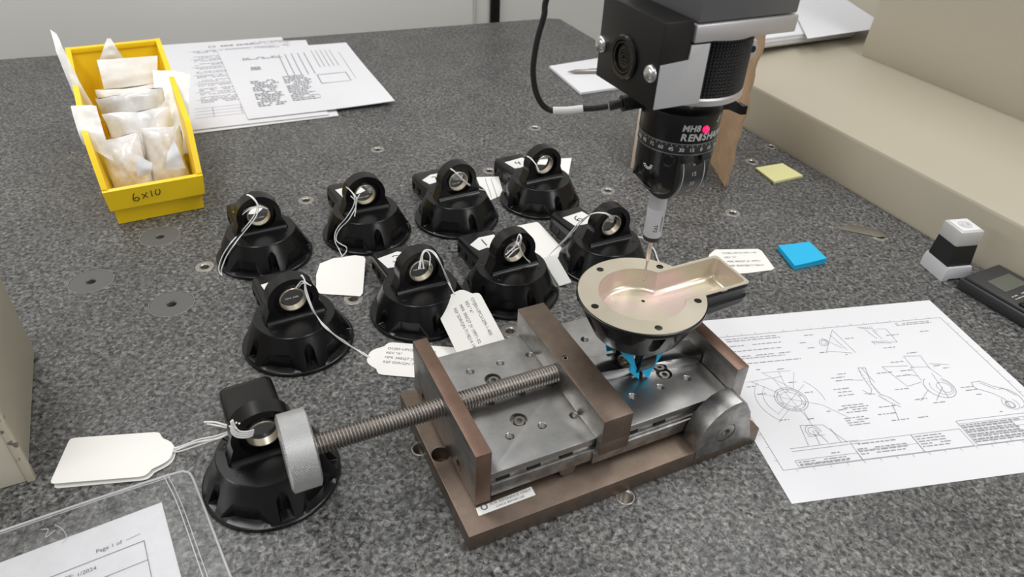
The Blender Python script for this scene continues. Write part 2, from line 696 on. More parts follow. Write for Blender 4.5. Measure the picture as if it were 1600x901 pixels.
def shell_mesh():
    NT = 360
    zs = [(0, 48.6), (0.5, 49.5), (3.0, 49.5), (3.5, 49.1)]
    for i in range(34):
        t = i / 33
        zs.append((3.9 + 26.1 * t, 48.4 - 12.6 * t ** 1.04))
    zs += [(31.3, 35.25), (31.9, 34.6)]
    loops = []
    for k, (z, r0) in enumerate(zs):
        lp = []
        for i in range(NT):
            th = 360.0 * i / NT
            r = r0
            if 3.8 < z < 30:
                for a in ANG_CUT:
                    d = (th - a + 180) % 360 - 180
                    if abs(d) < 30 and z > 4.4:
                        # pocket with a bowed back and slanting ends
                        r = min(r, 41.9 + max(0.0, abs(d) - 12.5) * 0.56)
                for a in ANG_SLOT:
                    d = (th - a + 180) % 360 - 180
                    if abs(d) < 7.0 and z > 6.2:
                        s = 42.8 * math.sin(R(abs(d)))
                        if s < 4.4:
                            r = min(r, 42.8 * math.cos(R(d)) - math.sqrt(4.4 ** 2 - s ** 2))
            lp.append((r * math.cos(R(th)), r * math.sin(R(th)), z))
        loops.append(lp)
    m_ = MB()
    m_.loft(loops, None, False)
    n = NT
    top = loops[-1]
    m_.faces(top + [(0, 0, 31.9)], [(i, (i + 1) % n, n) for i in range(n)])
    m_.faces(loops[0] + [(0, 0, 0.0)], [((i + 1) % n, i, n) for i in range(n)])
    bmesh.ops.remove_doubles(m_.bm, verts=m_.bm.verts, dist=0.0005)
    # small screw holes on the shoulder
    for x, y in ((-22, -17), (23, -17), (-26, 14)):
        m_.lathe([(2.3, 31.6), (2.3, 32.05), (1.9, 32.25), (1.3, 32.25), (1.2, 31.95), (0, 31.95)], 16, T(x, y), 0, False)
    bmesh.ops.remove_doubles(m_.bm, verts=m_.bm.verts, dist=0.0005)
    return m_


def lug_mesh():
    m_ = MB()
    cz, ro, hz = 50.7, 22.3, 50.8
    n = 40
    # outline from the left foot over the arch to the right foot
    ext = []
    a0 = math.degrees(math.atan2(-3, 26))
    out = [(-28, 31.0), (-26.4, 34)]
    tang = 12
    for i in range(n + 1):
        a = R(180 + tang - (180 + 2 * tang) * i / n)
        out.append((ro * math.cos(a), cz + ro * math.sin(a)))
    out += [(26.4, 34), (28, 31.0)]
    hole = [(11.9 * math.cos(2 * PI * i / 40), hz + 11.9 * math.sin(2 * PI * i / 40)) for i in range(40)]
    rec = [(17.0 * math.cos(2 * PI * i / 40), hz + 17.0 * math.sin(2 * PI * i / 40)) for i in range(40)]

    def ring(outer, inner, y):
        bm = m_.bm
        vo = [bm.verts.new((x, y, z)) for x, z in outer]
        vi = [bm.verts.new((x, y, z)) for x, z in inner]
        es = [bm.edges.new((vo[i], vo[(i + 1) % len(vo)])) for i in range(len(vo))]
        es += [bm.edges.new((vi[i], vi[(i + 1) % len(vi)])) for i in range(len(vi))]
        bmesh.ops.triangle_fill(bm, edges=es, use_beauty=True)
        return vo, vi

    def bridge(a, b):
        for i in range(len(a)):
            j = (i + 1) % len(a)
            m_.bm.faces.new((a[i], a[j], b[j], b[i]))
    yf, yb, yr = -7.0, 7.0, -2.6
    of, rf = ring(out, rec, yf)
    ob, hb = ring(out, hole, yb)
    bridge(of, ob)
    r2, h2 = ring(rec, hole, yr)
    bridge(rf, r2)
    bridge(h2, hb)
    # fillet along the foot, front and back
    for s in (-1, 1):
        pr = [(s * 7.0, 36.5)] + [(s * (7.0 + 4.2 - 4.2 * math.cos(R(a))), 36.1 - 4.2 * math.sin(R(a))) for a in (0, 22, 45, 68, 90)] + [(s * 6.5, 31.6)]
        m_.loft([[(x, y, z) for y, z in pr] for x in (-25.5, 25.5)])
    return m_


def tail_mesh():
    sec = [(-21, 0.4), (-21.4, 3.2), (-20.4, 4), (-20.0, 6), (-20.0, 10.5), (-20.4, 12.4), (-21.4, 13.4), (-21, 17)]
    for a in (0, 22.5, 45, 67.5, 90):
        sec.append((-21 + 5.2 - 5.2 * math.cos(R(a)), 17.6 + 5.2 * math.sin(R(a))))
    sec = sec + [(-x, z) for x, z in reversed(sec)]
    m_ = MB()
    loops = []
    for y, sx, zt in ((22, 1, 5.0), (40, 1, 3.2), (60, 1, 1.2), (82, 1.0, 0), (85.5, 0.985, -0.5), (87.3, 0.95, -1.6), (88, 0.88, -3.2)):
        loops.append([(x * sx, y, z + (zt if z > 12 else 0) * (1 if z > 16 else 0.4)) for x, z in sec])
    m_.loft(loops)
    # ribs crossing the waist on both sides
    for s in (-1, 1):
        for y in (46, 66, 84):
            m_.lathe([(2.4, 3.5), (2.4, 13.2)], 14, T(s * 19.2, y))
    return m_


def bushing_mesh():
    m_ = MB()
    M = T(0, 0, 50.8) @ Matrix.Rotation(-PI / 2, 4, 'X')
    prof = [(10.7, -5.6), (11.4, -5.6), (11.85, -5.2), (11.85, 1.2), (11.4, 1.4), (10.7, 1.4), (10.7, -5.6)]
    m_.lathe(prof, 40, M, 0, False)
    return m_


proto = thing('bearing_housing', '', 'housing', (0, 0, 0))
shell = build('shell', shell_mesh(), BLACK, proto, 19)
lug_o = build('lug', lug_mesh(), BLACK, proto, 30)
build('tail_box', tail_mesh(), BLACK, proto, 30)
bush_o = build('bushing', bushing_mesh(), BUSH, proto, 30)
bush_o['label'] = 'pale metal bushing lining the hole'

DIGITS = {
    '1': [[(0.5, 6), (-0.2, -6)]],
    '3': [[(-3, 4.5), (0, 6), (3, 4), (0.4, 0.6), (3.2, -2.5), (0.5, -6), (-3.3, -4)]],
    '4': [[(-2, 6), (-3, 0), (3, 0.5)], [(2, 5), (1.2, -6)]],
    '5': [[(3, 6), (-2, 5.5), (-2.2, 1), (1.5, 1.2), (2.6, -2.4), (-0.5, -5.5), (-3, -4.4)]],
    '6': [[(2.5, 5.5), (-1.5, 3), (-2.8, -2.5), (0, -5.5), (2.8, -3), (0.5, -0.3), (-2.4, -2)]],
    '7': [[(-3, 5), (3, 5.5), (0.2, -5.5)]],
}
LABEL_SHAPES = [
    [(-16, 47), (-19, 70), (4, 75), (14, 66), (11, 48), (2, 44)],
    [(-14, 46), (-17, 62), (-2, 72), (16, 71), (14, 55), (5, 43), (-4, 48)],
    [(-13, 44), (-15, 68), (13, 72), (16, 50), (2, 42)],
]


def tail_top(y):
    pts = [(22, 27.8), (40, 26.0), (60, 24.0), (82, 22.8)]
    for (a, za), (b_, zb) in zip(pts, pts[1:]):
        if y <= b_:
            return za + (zb - za) * (y - a) / (b_ - a)
    return 22.8


def number_label(parent, digit, shape, rot=0.0, size=1.0):
    m_ = MB()
    n = len(shape)
    co = [(x, y, tail_top(y) + 0.15) for x, y in shape] + [(x, y, tail_top(y) + 0.45) for x, y in shape]
    cx = sum(p[0] for p in shape) / n - 1.5
    cy = sum(p[1] for p in shape) / n + 2.5
    co += [(cx, cy, tail_top(cy) + 0.45)]
    fc = [(i, (i + 1) % n, n + (i + 1) % n, n + i) for i in range(n)] + [(n + i, n + (i + 1) % n, 2 * n) for i in range(n)]
    m_.faces(co, fc)
    t_ = build('number_label', m_, TAPE, parent)
    t_['label'] = 'torn white tape label' + (' with handwritten ' + digit if digit else '')
    if digit:
        d_ = MB()
        M = T(cx, cy, tail_top(cy) + 0.8) @ Matrix.Rotation(R(-4.5), 4, 'X') @ RotZ(rot)
        for st in DIGITS[digit]:
            d_.stroke([(x * size * 1.2, y * size * 1.2) for x, y in st], 1.3, M)
        build('handwriting', d_, INK_BLACK, t_, fix=False)
    return t_


HOUSINGS = [
    # key, x, y, turn, digit, label shape, label
    ('A', -267.6, 641.5, 30.5, '', 1, 'black housing nearest the yellow bin, string trailing down its left side'),
    ('B', -168.1, 696.5, 29.0, '5', 2, 'black housing with small tape label, second along the far row, above the blank tag'),
    ('H', -193.7, 502.5, 30.5, '', 2, 'black housing just behind the one under the knob, its printed tag at the vise'),
    ('C', -69.8, 738.5, 30.5, '7', 1, 'black housing with handwritten 7 on torn tape, far row'),
    ('D', 29.1, 792.0, 29.5, '4', 2, 'black housing with handwritten 4, farthest from the vise'),
    ('G', -1.5, 597.0, 29.5, '1', 1, 'black housing with handwritten 1, behind the vise movable jaw'),
    ('I', -171.3, 347.3, 29.5, None, 0, 'black housing without tape label, under the knurled clamp knob'),
    ('F', -88.2, 556.5, 29.0, '3', 0, 'black housing with handwritten 3, its printed tag reaching the vise'),
    ('E', 98.7, 657.0, 28.0, '6', 2, 'black housing with handwritten 6, partly behind the clamped part'),
]
HOUSE = {}
marking = MB()
for key, x, y, turn, digit, shp, lab in HOUSINGS:
    h = copy_tree(proto)
    h.location = (x * S, y * S, 0.0002)
    h.rotation_euler = (0, 0, R(turn))
    tag(h, lab, 'housing', 'black bearing housings')
    HOUSE[key] = h
    if digit is not None:
        number_label(h, digit, LABEL_SHAPES[shp], {'3': -12, '6': 6, '4': -8}.get(digit, 0), {'7': 0.7, '5': 0.6, '4': 0.8}.get(digit, 1.0))
    if key in 'HFGCAB':
        mk = MB()
        la = math.atan2(y, x) - R(turn)
        mk.text('SER NO', 3.6, T(24 / math.tan(la), 24, 32.1) @ RotZ(180), 'CENTER')
        build('part_marking', mk, GREY_PRINT, h, fix=False)

# the housing being measured: turned upside down in the vise, open machined side up
up = copy_tree(proto)
RIM_Z = 118.0
up.location = Vector((98.3, 439.9, RIM_Z)) * S
up.rotation_euler = (PI, 0, R(117.5))
tag(up, 'upturned black housing with gold machined pocket clamped in the vise under the probe', 'housing', 'black bearing housings')
for ch in list(bpy.data.objects):
    if ch.parent == proto:
        bpy.data.objects.remove(ch)
bpy.data.objects.remove(proto)


def pocket_outline(inset=0.0, n=64):
    rc, hw, ye = 33.0 - inset, 18.4 - inset, 85.4 - inset
    a0 = math.degrees(math.asin(hw / rc))          # from +y axis
    pts = []
    for i in range(n + 1):
        a = R(90 + a0 + (360 - 2 * a0) * i / n)
        pts.append((rc * math.cos(a), rc * math.sin(a)))
    rr = max(4.5 - inset, 1.0)
    for i in range(7):
        a = R(90 * i / 6)
        pts.append((hw - rr + rr * math.cos(a), ye - rr + rr * math.sin(a)))
    for i in range(7):
        a = R(90 + 90 * i / 6)
        pts.append((-hw + rr + rr * math.cos(a), ye - rr + rr * math.sin(a)))
    return pts


def outer_outline(n=90):
    rc, hw, ye = 48.5, 20.9, 87.6
    a0 = math.degrees(math.asin(hw / rc))
    pts = []
    for i in range(n + 1):
        a = R(90 + a0 + (360 - 2 * a0) * i / n)
        pts.append((rc * math.cos(a), rc * math.sin(a)))
    for x, y in ((hw, 58), (hw + 0.6, 62), (hw, 66)):
        pts.append((x, y))
    for i in range(7):
        a = R(90 * i / 6)
        pts.append((hw - 3 + 3 * math.cos(a), ye - 3 + 3 * math.sin(a)))
    for i in range(7):
        a = R(90 + 90 * i / 6)
        pts.append((-hw + 3 + 3 * math.cos(a), ye - 3 + 3 * math.sin(a)))
    for x, y in ((-hw, 66), (-hw - 0.6, 62), (-hw, 58)):
        pts.append((x, y))
    return pts


# gold face with five holes (local z = -0.3 is the top once upturned)
mb = MB()
bm = mb.bm
ZF = -0.3


def loop_edges(pts, z):
    v = [bm.verts.new((x, y, z)) for x, y in pts]
    return v, [bm.edges.new((v[i], v[(i + 1) % len(v)])) for i in range(len(v))]


vo, eo = loop_edges(outer_outline(), ZF)
vi, ei = loop_edges(pocket_outline(), ZF)
allE = eo + ei
holes = []
for a in ANG_SLOT:
    cx, cy = 41.6 * math.cos(R(a)), 41.6 * math.sin(R(a))
    hv, he = loop_edges([(cx + 2.9 * math.cos(2 * PI * i / 20), cy + 2.9 * math.sin(2 * PI * i / 20)) for i in range(20)], ZF)
    holes.append((hv, cx, cy))
    allE += he
bmesh.ops.triangle_fill(bm, edges=allE, use_beauty=True)
vb = [bm.verts.new((x, y, 0.9)) for x, y in outer_outline()]
for i in range(len(vo)):
    j = (i + 1) % len(vo)
    bm.faces.new((vo[i], vo[j], vb[j], vb[i]))
build('machined_face', mb, GOLD, up, 40)['label'] = 'flat gold flange face with five screw holes'
mb = MB()
loops = []
for z, ins in ((ZF, 0.0), (0.3, 0.25), (14.0, 0.5), (15.8, 1.0), (17.2, 2.0), (18.2, 3.5), (18.5, 5.0)):
    loops.append([(x, y, z) for x, y in pocket_outline(ins)])
mb.loft(loops, None, False)
bm = mb.bm
bm.verts.ensure_lookup_table()
lastv = bm.verts[-len(loops[-1]):]
es = []
for i in range(len(lastv)):
    e = bm.edges.get((lastv[i], lastv[(i + 1) % len(lastv)]))
    es.append(e)
bmesh.ops.triangle_fill(bm, edges=es, use_beauty=True)
build('pocket', mb, GOLD_IN, up, 45)['label'] = 'shiny gold pocket with a rosy sheen'
for hv, cx, cy in holes:
    mb = MB()
    mb.lathe([(2.9, ZF - 0.02), (2.9, 3.2), (0, 3.2)], 20, T(cx, cy), 0, False)
    build('screw_hole', mb, DARK_HOLE, up)
mb = MB()
hp = up.matrix_basis.inverted() @ (at(1005, 470, RIM_Z - 18.4) * S) / S
mb.lathe([(1.5, 18.4), (0, 18.4)], 16, T(hp.x, hp.y, 0), 0, False)
build('floor_hole', mb, DARK_HOLE, up)
# the tail of this one is seen from its open side
for ch in list(bpy.data.objects):
    if ch.parent == up and ch.name.split('.')[0] in ('tail_box', 'shell'):
        ch.data = ch.data.copy()
        mb = MB()
        mb.prism(pocket_outline(-0.25), -2, 19.4)
        cut(ch, mb)

# ------------------------------------------------------------------ vise
VO = Vector((-20.524, 291.929, 0))
VY = math.degrees(0.46968)
VM = T(*VO) @ RotZ(VY)
vise = thing('sine_vise', 'browned steel sine vise with long threaded clamp screw, standing on the granite plate', 'vise', VO, (0, 0, R(VY)))
mb = MB()
mb.box(0, 251, 0, 149, 0.2, 16, None, 0.5)
base = build('base_plate', mb, [BROWN], vise)
mb = MB()
mb.lathe([(7, 4), (7, 18)], 24, T(7.8, 75))
mb.lathe([(7, 4), (7, 18)], 24, T(243, 75))
cut(base, mb)
# lower body and top plate
mb = MB()
mb.box(24.3, 240, 19, 147, 24.5, 36, None, 0.4)
mb.box(24.3, 240, 22, 144, 35.5, 40.5)
mb.box(105, 240, 17.5, 148.5, 22, 33.5, None, 0.4)
build('lower_body', mb, STEEL_DARK, vise)
mb = MB()
mb.box(24.2, 229, 20, 146, 40.5, 46.5, None, 0.35)
tp = build('top_plate', mb, [STEEL], vise)
THREADED = [(x, y) for x in (50.6, 76.8, 103.2) for y in (46.2, 120.2)] + [(x, y) for x in (155, 181, 207) for y in (46, 119.7)]
PLAIN = [(50.6, 82.8), (76.7, 82.9), (102.9, 82.9)]
COUNTER = [(63.4, 105.2), (63.4, 58.4), (193, 58.0), (193, 107)]
mb = MB()
for x, y in THREADED:
    mb.lathe([(3.0, 41.2), (3.0, 45.9), (3.9, 46.9)], 20, T(x, y))
for x, y in PLAIN:
    mb.lathe([(4.0, 41.2), (4.0, 47)], 20, T(x, y))
for x, y in COUNTER:
    mb.lathe([(6.6, 41.0), (6.6, 47)], 24, T(x, y))
cut(tp, mb)
first = None
for x, y in THREADED:
    if first is None:
        m_ = MB()
        n = 18
        lp = []
        for k in range(37):
            z = -5.0 + 4.4 * k / 36
            lp.append([((2.95 - 0.45 * abs((k + i * 6 / n) % 6 - 3) / 3) * math.cos(2 * PI * i / n), (2.95 - 0.45 * abs((k + i * 6 / n) % 6 - 3) / 3) * math.sin(2 * PI * i / n), z) for i in range(n)])
        m_.loft(lp, None, False)
        m_.lathe([(3.0, -5.1), (0, -5.1)], 18, None, 0, False)
        first = o = build('tapped_hole', m_, TAP_STEEL, vise)
    else:
        o = first.copy()
        COL.objects.link(o)
    o.location = (x * S, y * S, 46.4 * S)
first = None
for x, y in COUNTER:
    if first is None:
        m_ = MB()
        m_.lathe([(4.6, -5.3), (4.6, -1.6), (4.1, -1.1), (2.2, -1.1)], 24, None, 0, False)
        m_.lathe([(2.2, -1.1), (2.2, -3.8), (0, -3.8)], 6, None, 0, False)
        first = o = build('socket_screw', m_, SCREW_STEEL, vise)
    else:
        o = first.copy()
        COL.objects.link(o)
    o.location = (x * S + 0.0008, y * S, 46.5 * S)
# dark slots on the front edge of the plate
for x in (34, 58, 84, 140, 165, 215):
    mb = MB()
    mb.box(x - 5, x + 5, 20.6, 23, 36.4, 39.6)
    build('edge_slot', mb, DARK_HOLE, vise)


def paint_sides(o, idx):
    """faces that look along the vise get the second material (a machined side)"""
    for p in o.data.polygons:
        if abs(p.normal.x) > 0.8:
            p.material_index = idx
    return o


# end plate, movable jaw, fixed jaw
mb = MB()
mb.box(12.4, 24.1, 19.2, 146.3, 19.8, 70, None, 0.5)
ep = build('end_plate', mb, [BROWN_RED, JAW_SIDE], vise)
mb = MB()
for y, z in ((49.4, 29.2), (124.3, 27.2)):
    mb.lathe([(4.6, -14), (4.6, 14)], 20, T(18, y, z) @ Matrix.Rotation(PI / 2, 4, 'Y'))
cut(ep, mb)
paint_sides(ep, 1)
for y, z in ((49.4, 29.2), (124.3, 27.2)):
    mb = MB()
    mb.lathe([(4.5, -4.5), (4.5, -2.0), (2.2, -2.0), (2.2, -3.6), (0, -3.6)], 20, T(18, y, z) @ Matrix.Rotation(-PI / 2, 4, 'Y'), 0, False)
    build('end_plate_screw', mb, SCREW_STEEL, vise)
mb = MB()
mb.box(106.6, 131.0, 12.6, 152.2, 46.7, 70, None, 0.5)
mb.box(106.6, 131.0, 12.6, 18.6, 35.5, 47.2, None, 0.4)
mb.box(106.6, 131.0, 146.6, 152.2, 35.5, 47.2, None, 0.4)
mj = build('movable_jaw', mb, [BROWN, JAW_SIDE], vise)
mb = MB()
mb.lathe([(2.6, 55), (2.6, 72)], 18, T(114.3, 83.2))
cut(mj, mb)
paint_sides(mj, 1)
m_ = MB()
m_.lathe([(2.5, 60), (2.5, 68.8), (2.0, 69.2), (1.5, 69.2), (1.5, 61), (0, 61)], 18, T(114.3, 83.2), 0, False)
build('jaw_set_screw', m_, CHROME, vise)
mb = MB()
mb.box(229.4, 241, 19.2, 146.3, 38, 70, None, 0.5)
fj = build('fixed_jaw', mb, [BROWN_RED, JAW_SIDE], vise)
paint_sides(fj, 1)
for p in fj.data.polygons:
    if p.normal.y < -0.8:
        p.material_index = 1

# clamp screw and knurled knob (along the vise)
SM = T(0, 82.7, 57.0) @ Matrix.Rotation(PI / 2, 4, 'Y')     # local z -> +x


def thread_mesh(x0, x1, r, pitch, depth):
    m__ = MB()
    nth, per = 20, 6
    k = int((x1 - x0) / pitch * per)
    lp = []
    for j in range(k + 1):
        x = x0 + (x1 - x0) * j / k
        row = []
        for i in range(nth):
            a = 2 * PI * i / nth
            ph = ((x / pitch) - i / nth) % 1.0
            rr = r - depth * (1 - min(1.0, (1 - abs(2 * ph - 1)) * 1.5))
            row.append((rr * math.cos(a), rr * math.sin(a), x))
        lp.append(row)
    m__.loft(lp, SM)
    return m__


cs = build('clamp_screw', thread_mesh(-81, 106.9, 7.4, 2.4, 1.25), SCREW_STEEL, vise, 60)


def knurl(x0, x1, r, nc, nx, amp):
    m__ = MB()
    nth = nc * 4
    nz = nx * 4
    lp = [[(0.001 * math.cos(2 * PI * i / nth), 0.001 * math.sin(2 * PI * i / nth), x0) for i in range(nth)]]
    lp.append([((r - 1.6) * math.cos(2 * PI * i / nth), (r - 1.6) * math.sin(2 * PI * i / nth), x0) for i in range(nth)])
    for j in range(nz + 1):
        t = j / nz
        x = x0 + 1.2 + (x1 - x0 - 2.4) * t
        row = []
        for i in range(nth):
            u = i / 4.0
            v = j / 4.0
            rr = r + amp * min(abs(math.sin(PI * (u + v))), abs(math.sin(PI * (u - v))))
            row.append((rr * math.cos(2 * PI * i / nth), rr * math.sin(2 * PI * i / nth), x))
        lp.append(row)
    lp.append([((r - 1.6) * math.cos(2 * PI * i / nth), (r - 1.6) * math.sin(2 * PI * i / nth), x1) for i in range(nth)])
    lp.append([(0.001 * math.cos(2 * PI * i / nth), 0.001 * math.sin(2 * PI * i / nth), x1) for i in range(nth)])
    m__.loft(lp, SM)
    return m__


build('knurled_knob', knurl(-100.5, -80.3, 26.3, 84, 10, 0.9), ALU, cs, 20)['label'] = 'silver diamond-knurled hand knob'

# sine roller, hinge block and pivot pin
mb = MB()
mb.lathe([(6.3, 19.5), (6.8, 20), (6.8, 146), (6.3, 146.5)], 28, T(86, 0, 22.8) @ Matrix.Rotation(-PI / 2, 4, 'X'))
build('sine_roller', mb, BROWN_DARK, vise)
for yy in (25, 120):
    mb = MB()
    mb.box(79, 93, yy, yy + 20, 16, 24.6)
    build('roller_rest', mb, STEEL_DARK, vise)
HB = [(188.5, 8), (187.5, 20), (188.6, 31), (192, 41), (199.5, 50.2), (206, 54.8), (213, 57.2), (221, 57.6), (227, 53.5), (234, 41.5), (236.5, 30), (241.5, 14), (241, 8)]
mb = MB()
HM = Matrix(((1, 0, 0, 0), (0, 0, 1, 0), (0, 1, 0, 0), (0, 0, 0, 1)))
mb.prism(HB, -0.8, 16.6, HM, 0.5)
hb = build('hinge_block', mb, [STEEL_DARK], vise)
mb = MB()
mb.lathe([(8.9, -1), (8.9, 3)], 32, T(213.4, -2, 27.4) @ Matrix.Rotation(-PI / 2, 4, 'X'))
cut(hb, mb)
mb = MB()
PM = T(213.4, 0, 27.4) @ Matrix.Rotation(-PI / 2, 4, 'X')
mb.lathe([(8.5, 0.9), (8.5, -0.5), (8.0, -0.8), (3.4, -0.8)], 32, PM, 0, False)
mb.lathe([(3.4, -0.8), (3.0, 2.6), (0, 2.6)], 6, PM, 0, False)
build('pivot_pin', mb, JAW_SIDE, vise)
mb = MB()
mb.box(188, 240, 132, 148.5, 16.2, 40, None, 0.5)
build('hinge_block', mb, STEEL_DARK, vise)
# sticker on the base
mb = MB()
st = [VM.inverted() @ at(*p, 16) for p in ((743.5, 794), (748, 806), (837, 773), (830, 760))]
mb.prism([(p.x, p.y) for p in st], 16.05, 16.25)
stick = build('calibration_sticker', mb, TAPE, vise)
stick['label'] = 'white sticker reading FOR REFERENCE ONLY'
mb = MB()
d = (st[2] - st[1])
sa = math.degrees(math.atan2(d.y, d.x))
p0 = st[1]
mb.text('FOR REFERENCE ONLY', 3.1, T(p0.x, p0.y, 16.4) @ RotZ(sa) @ T(11, 5.4))
mb.text('CHECK BEFORE USE', 2.5, T(p0.x, p0.y, 16.4) @ RotZ(sa) @ T(14, 2.2))
mb.lathe([(2.6, 0), (1.6, 0)], 18, T(p0.x, p0.y, 16.4) @ RotZ(sa) @ T(6.4, 5.2), 0, False)
build('printed_text', mb, INK, stick, fix=False)
# ground bar lying between the jaws
pb = thing('parallel_bar', 'ground steel parallel bar lying between the vise jaws under the clamped part', 'steel bar', VM @ Vector((180, 64.2, 46.5)), (0, 0, R(VY - 8.5)))
mb = MB()
mb.box(-46.8, 48.5, 0, 19.5, 0.05, 9.4, None, 0.3)
BAR = material('polished_bar', (0.45, 0.45, 0.46), 0.16, 1.0)
build('bar_body', mb, BAR, pb)


# blue paper pads on either side of the lug
def pad(profile, y0, y1, th, label, slant=0.0):
    """profile of (x, z) points in the vise frame, swept across the vise"""
    t_ = MB()
    n = len(profile)
    loops_ = []
    for y, sh in ((y0, 0), (y1, slant)):
        a = [(x + sh, y, z) for x, z in profile]
        b_ = [(x + sh + th, y, z - 0.1) for x, z in reversed(profile)]
        loops_.append(a + b_)
    t_.loft(loops_)
    c = Vector((profile[0][0], y0, 46.6))
    for v in t_.bm.verts:
        v.co -= c
    o_ = build('blue_pad', t_, BLUE)
    o_.location = (VM @ c) * S
    o_.rotation_euler = (0, 0, R(VY))
    tag(o_, label, 'paper pad', 'blue paper pads around the lug')
    return o_


def poly_sheet(name, px, th, mat_, label, cat, group=None, parent=None):
    """a sheet through given points (mm, any height), thickened along z"""
    c = sum((Vector(p) for p in px), Vector()) / len(px)
    m__ = MB()
    n = len(px)
    co = [tuple(Vector(p) - c) for p in px] + [tuple(Vector(p) - c + Vector((0, 0, th))) for p in px]
    m__.faces(co, [tuple(range(n - 1, -1, -1)), tuple(range(n, 2 * n))] + [(i, (i + 1) % n, n + (i + 1) % n, n + i) for i in range(n)])
    o_ = build(name, m__, mat_, parent)
    o_.location = c * S
    if parent is None:
        tag(o_, label, cat, group)
    return o_, c



def front_pad(pix, y, th, label):
    """a piece cut from a paper pad, standing across the vise at depth y"""
    q = [VM.inverted() @ on_plane(890 + a / 5.632, 500 + b_ / 5.632, VM @ Vector((0, y, 0)), (-math.sin(R(VY)), math.cos(R(VY)), 0)) for a, b_ in pix]
    c = Vector((sum(p.x for p in q) / len(q), y, min(p.z for p in q)))
    t_ = MB()
    t_.prism([(p.x - c.x, p.z - c.z) for p in q], 0, th, HM_, 0.0)
    o_ = build('blue_pad', t_, BLUE)
    o_.location = (VM @ c) * S
    o_.rotation_euler = (0, 0, R(VY))
    tag(o_, label, 'paper pad', 'blue paper pads around the lug')
    return o_


HM_ = Matrix(((1, 0, 0, 0), (0, 0, 1, 0), (0, 1, 0, 0), (0, 0, 0, 1)))
front_pad([(432, 262), (470, 240), (555, 240), (560, 292), (580, 395), (614, 458), (611, 522), (533, 458), (545, 398)], 59.5, 2.2, 'hourglass shaped blue paper pad against the movable jaw side of the lug')
front_pad([(838, 250), (832, 275), (770, 372), (716, 455), (690, 518), (622, 436), (700, 384), (765, 300), (775, 250)], 58.5, 2.2, 'slanting blue paper pad against the fixed jaw side of the lug')
front_pad([(325, 225), (345, 205), (440, 225), (420, 256), (330, 276)], 92, 1.6, 'corner of blue paper pad peeping out behind the polished bar')

# ------------------------------------------------------------------ probe head
TIP = Vector((102.0, 458.5, 117.0))
quill = thing('probe_quill', 'grey measuring machine quill carrying black probe head and stylus over the upturned part', 'probe head', TIP)
HA = 27.0
HC = Vector((107.0, 460.0, 0)) - TIP
HM4 = T(HC.x, HC.y, HC.z) @ RotZ(HA)        # local u, v about the head axis; z stays absolute minus tip


def zt(z):
    return z                                # heights are absolute; HM4 shifts by the tip


HEADM = HM4
# quill body and plate
mb = MB()
mb.box(-32, 40.8, -38.6, 34.4, 324.6, 620, HEADM, 1.5)
build('quill_body', mb, QUILL_GREY, quill)
mb = MB()
mb.box(-33, 41.5, -39.6, 35.4, 314, 324, HEADM, 0.8)
build('mounting_plate', mb, ALU_SATIN, quill)
# sensor box at the side
bx = MB()
bx.box(-54.6, -34.2, -38.6, 25, 277, 327, HEADM, 1.0)
bx.box(-34.6, -21.2, -38.2, 20, 277.3, 313.4, HEADM, 0.5)
sbox = build('sensor_box', bx, BLACK_MATT, quill)
mb = MB()
mb.prism([(-53.6, 277.8), (-21.2, 277.8), (-21.2, 313), (-34.4, 313), (-34.4, 304.8), (-53.6, 303.5)], -39.4, -38.5, HEADM @ HM, 0.2)
build('front_plate', mb, SILVER_PAINT, sbox)['label'] = 'satin silver front plate'
UN = Vector((-math.cos(R(HA)), -math.sin(R(HA)), 0))
pface = (HEADM @ Vector((-54.6, 0, 300))) + TIP


def on_left_face(px, py):
    w = on_plane(px, py, pface, UN)
    l = (HEADM.inverted() @ (w - TIP))
    return l


LF = Matrix.Rotation(-PI / 2, 4, 'Y')        # local z -> -u
for i, (px, py) in enumerate(((940.5, 69), (1017, 115))):
    l = on_left_face(px, py)
    mb = MB()
    M = HEADM @ T(l.x, l.y, l.z) @ LF
    mb.lathe([(5.4, 0), (5.4, 0.7), (4.6, 2.0), (2.8, 3.0), (0, 3.4)], 24, M, 0, False)
    o = build('box_screw', mb, CHROME, sbox)
    o['label'] = 'domed chrome screw'
    mb = MB()
    mb.box(-2.2, 2.2, -0.4, 0.4, 2.9, 3.45, M)
    mb.box(-0.4, 0.4, -2.2, 2.2, 2.9, 3.46, M)
l = on_left_face(977, 89)
M = HEADM @ T(l.x, l.y, l.z) @ LF
mb = MB()
mb.lathe([(13.2, 0), (13.2, 1.6), (12.2, 2.6), (10.4, 2.6), (9.8, 1.4), (9.2, 2.0), (8.4, 2.0), (8.2, -1.5), (7, -1.5), (6.4, 0.6), (5.6, 0.6), (5.4, -1.5), (0, -1.5)], 40, M, 0, False)
conn = build('round_connector', mb, BLACK_GLOSS, sbox)
for k in range(3):
    mb = MB()
    mb.lathe([(2.2 + 1.6 * k, -1.5), (2.2 + 1.6 * k, 0.9), (1.4 + 1.6 * k, 0.9), (1.4 + 1.6 * k, -1.5)], 28, M, 0, False)
    o = build('connector_sleeve', mb, BLACK_GLOSS, sbox)
# knurled drum
def drum(z0, z1, r, nc, nz_):
    m__ = MB()
    nth, nz2 = nc * 4, nz_ * 4
    lp = []
    for j in range(nz2 + 1):
        row = []
        for i in range(nth):
            lo = (i % 4 == 0) or (j % 4 == 0)
            rr = r - (0.9 if lo else 0.0)
            row.append((rr * math.cos(2 * PI * i / nth), rr * math.sin(2 * PI * i / nth), z0 + (z1 - z0) * j / nz2))
        lp.append(row)
    m__.loft(lp, HEADM)
    return m__


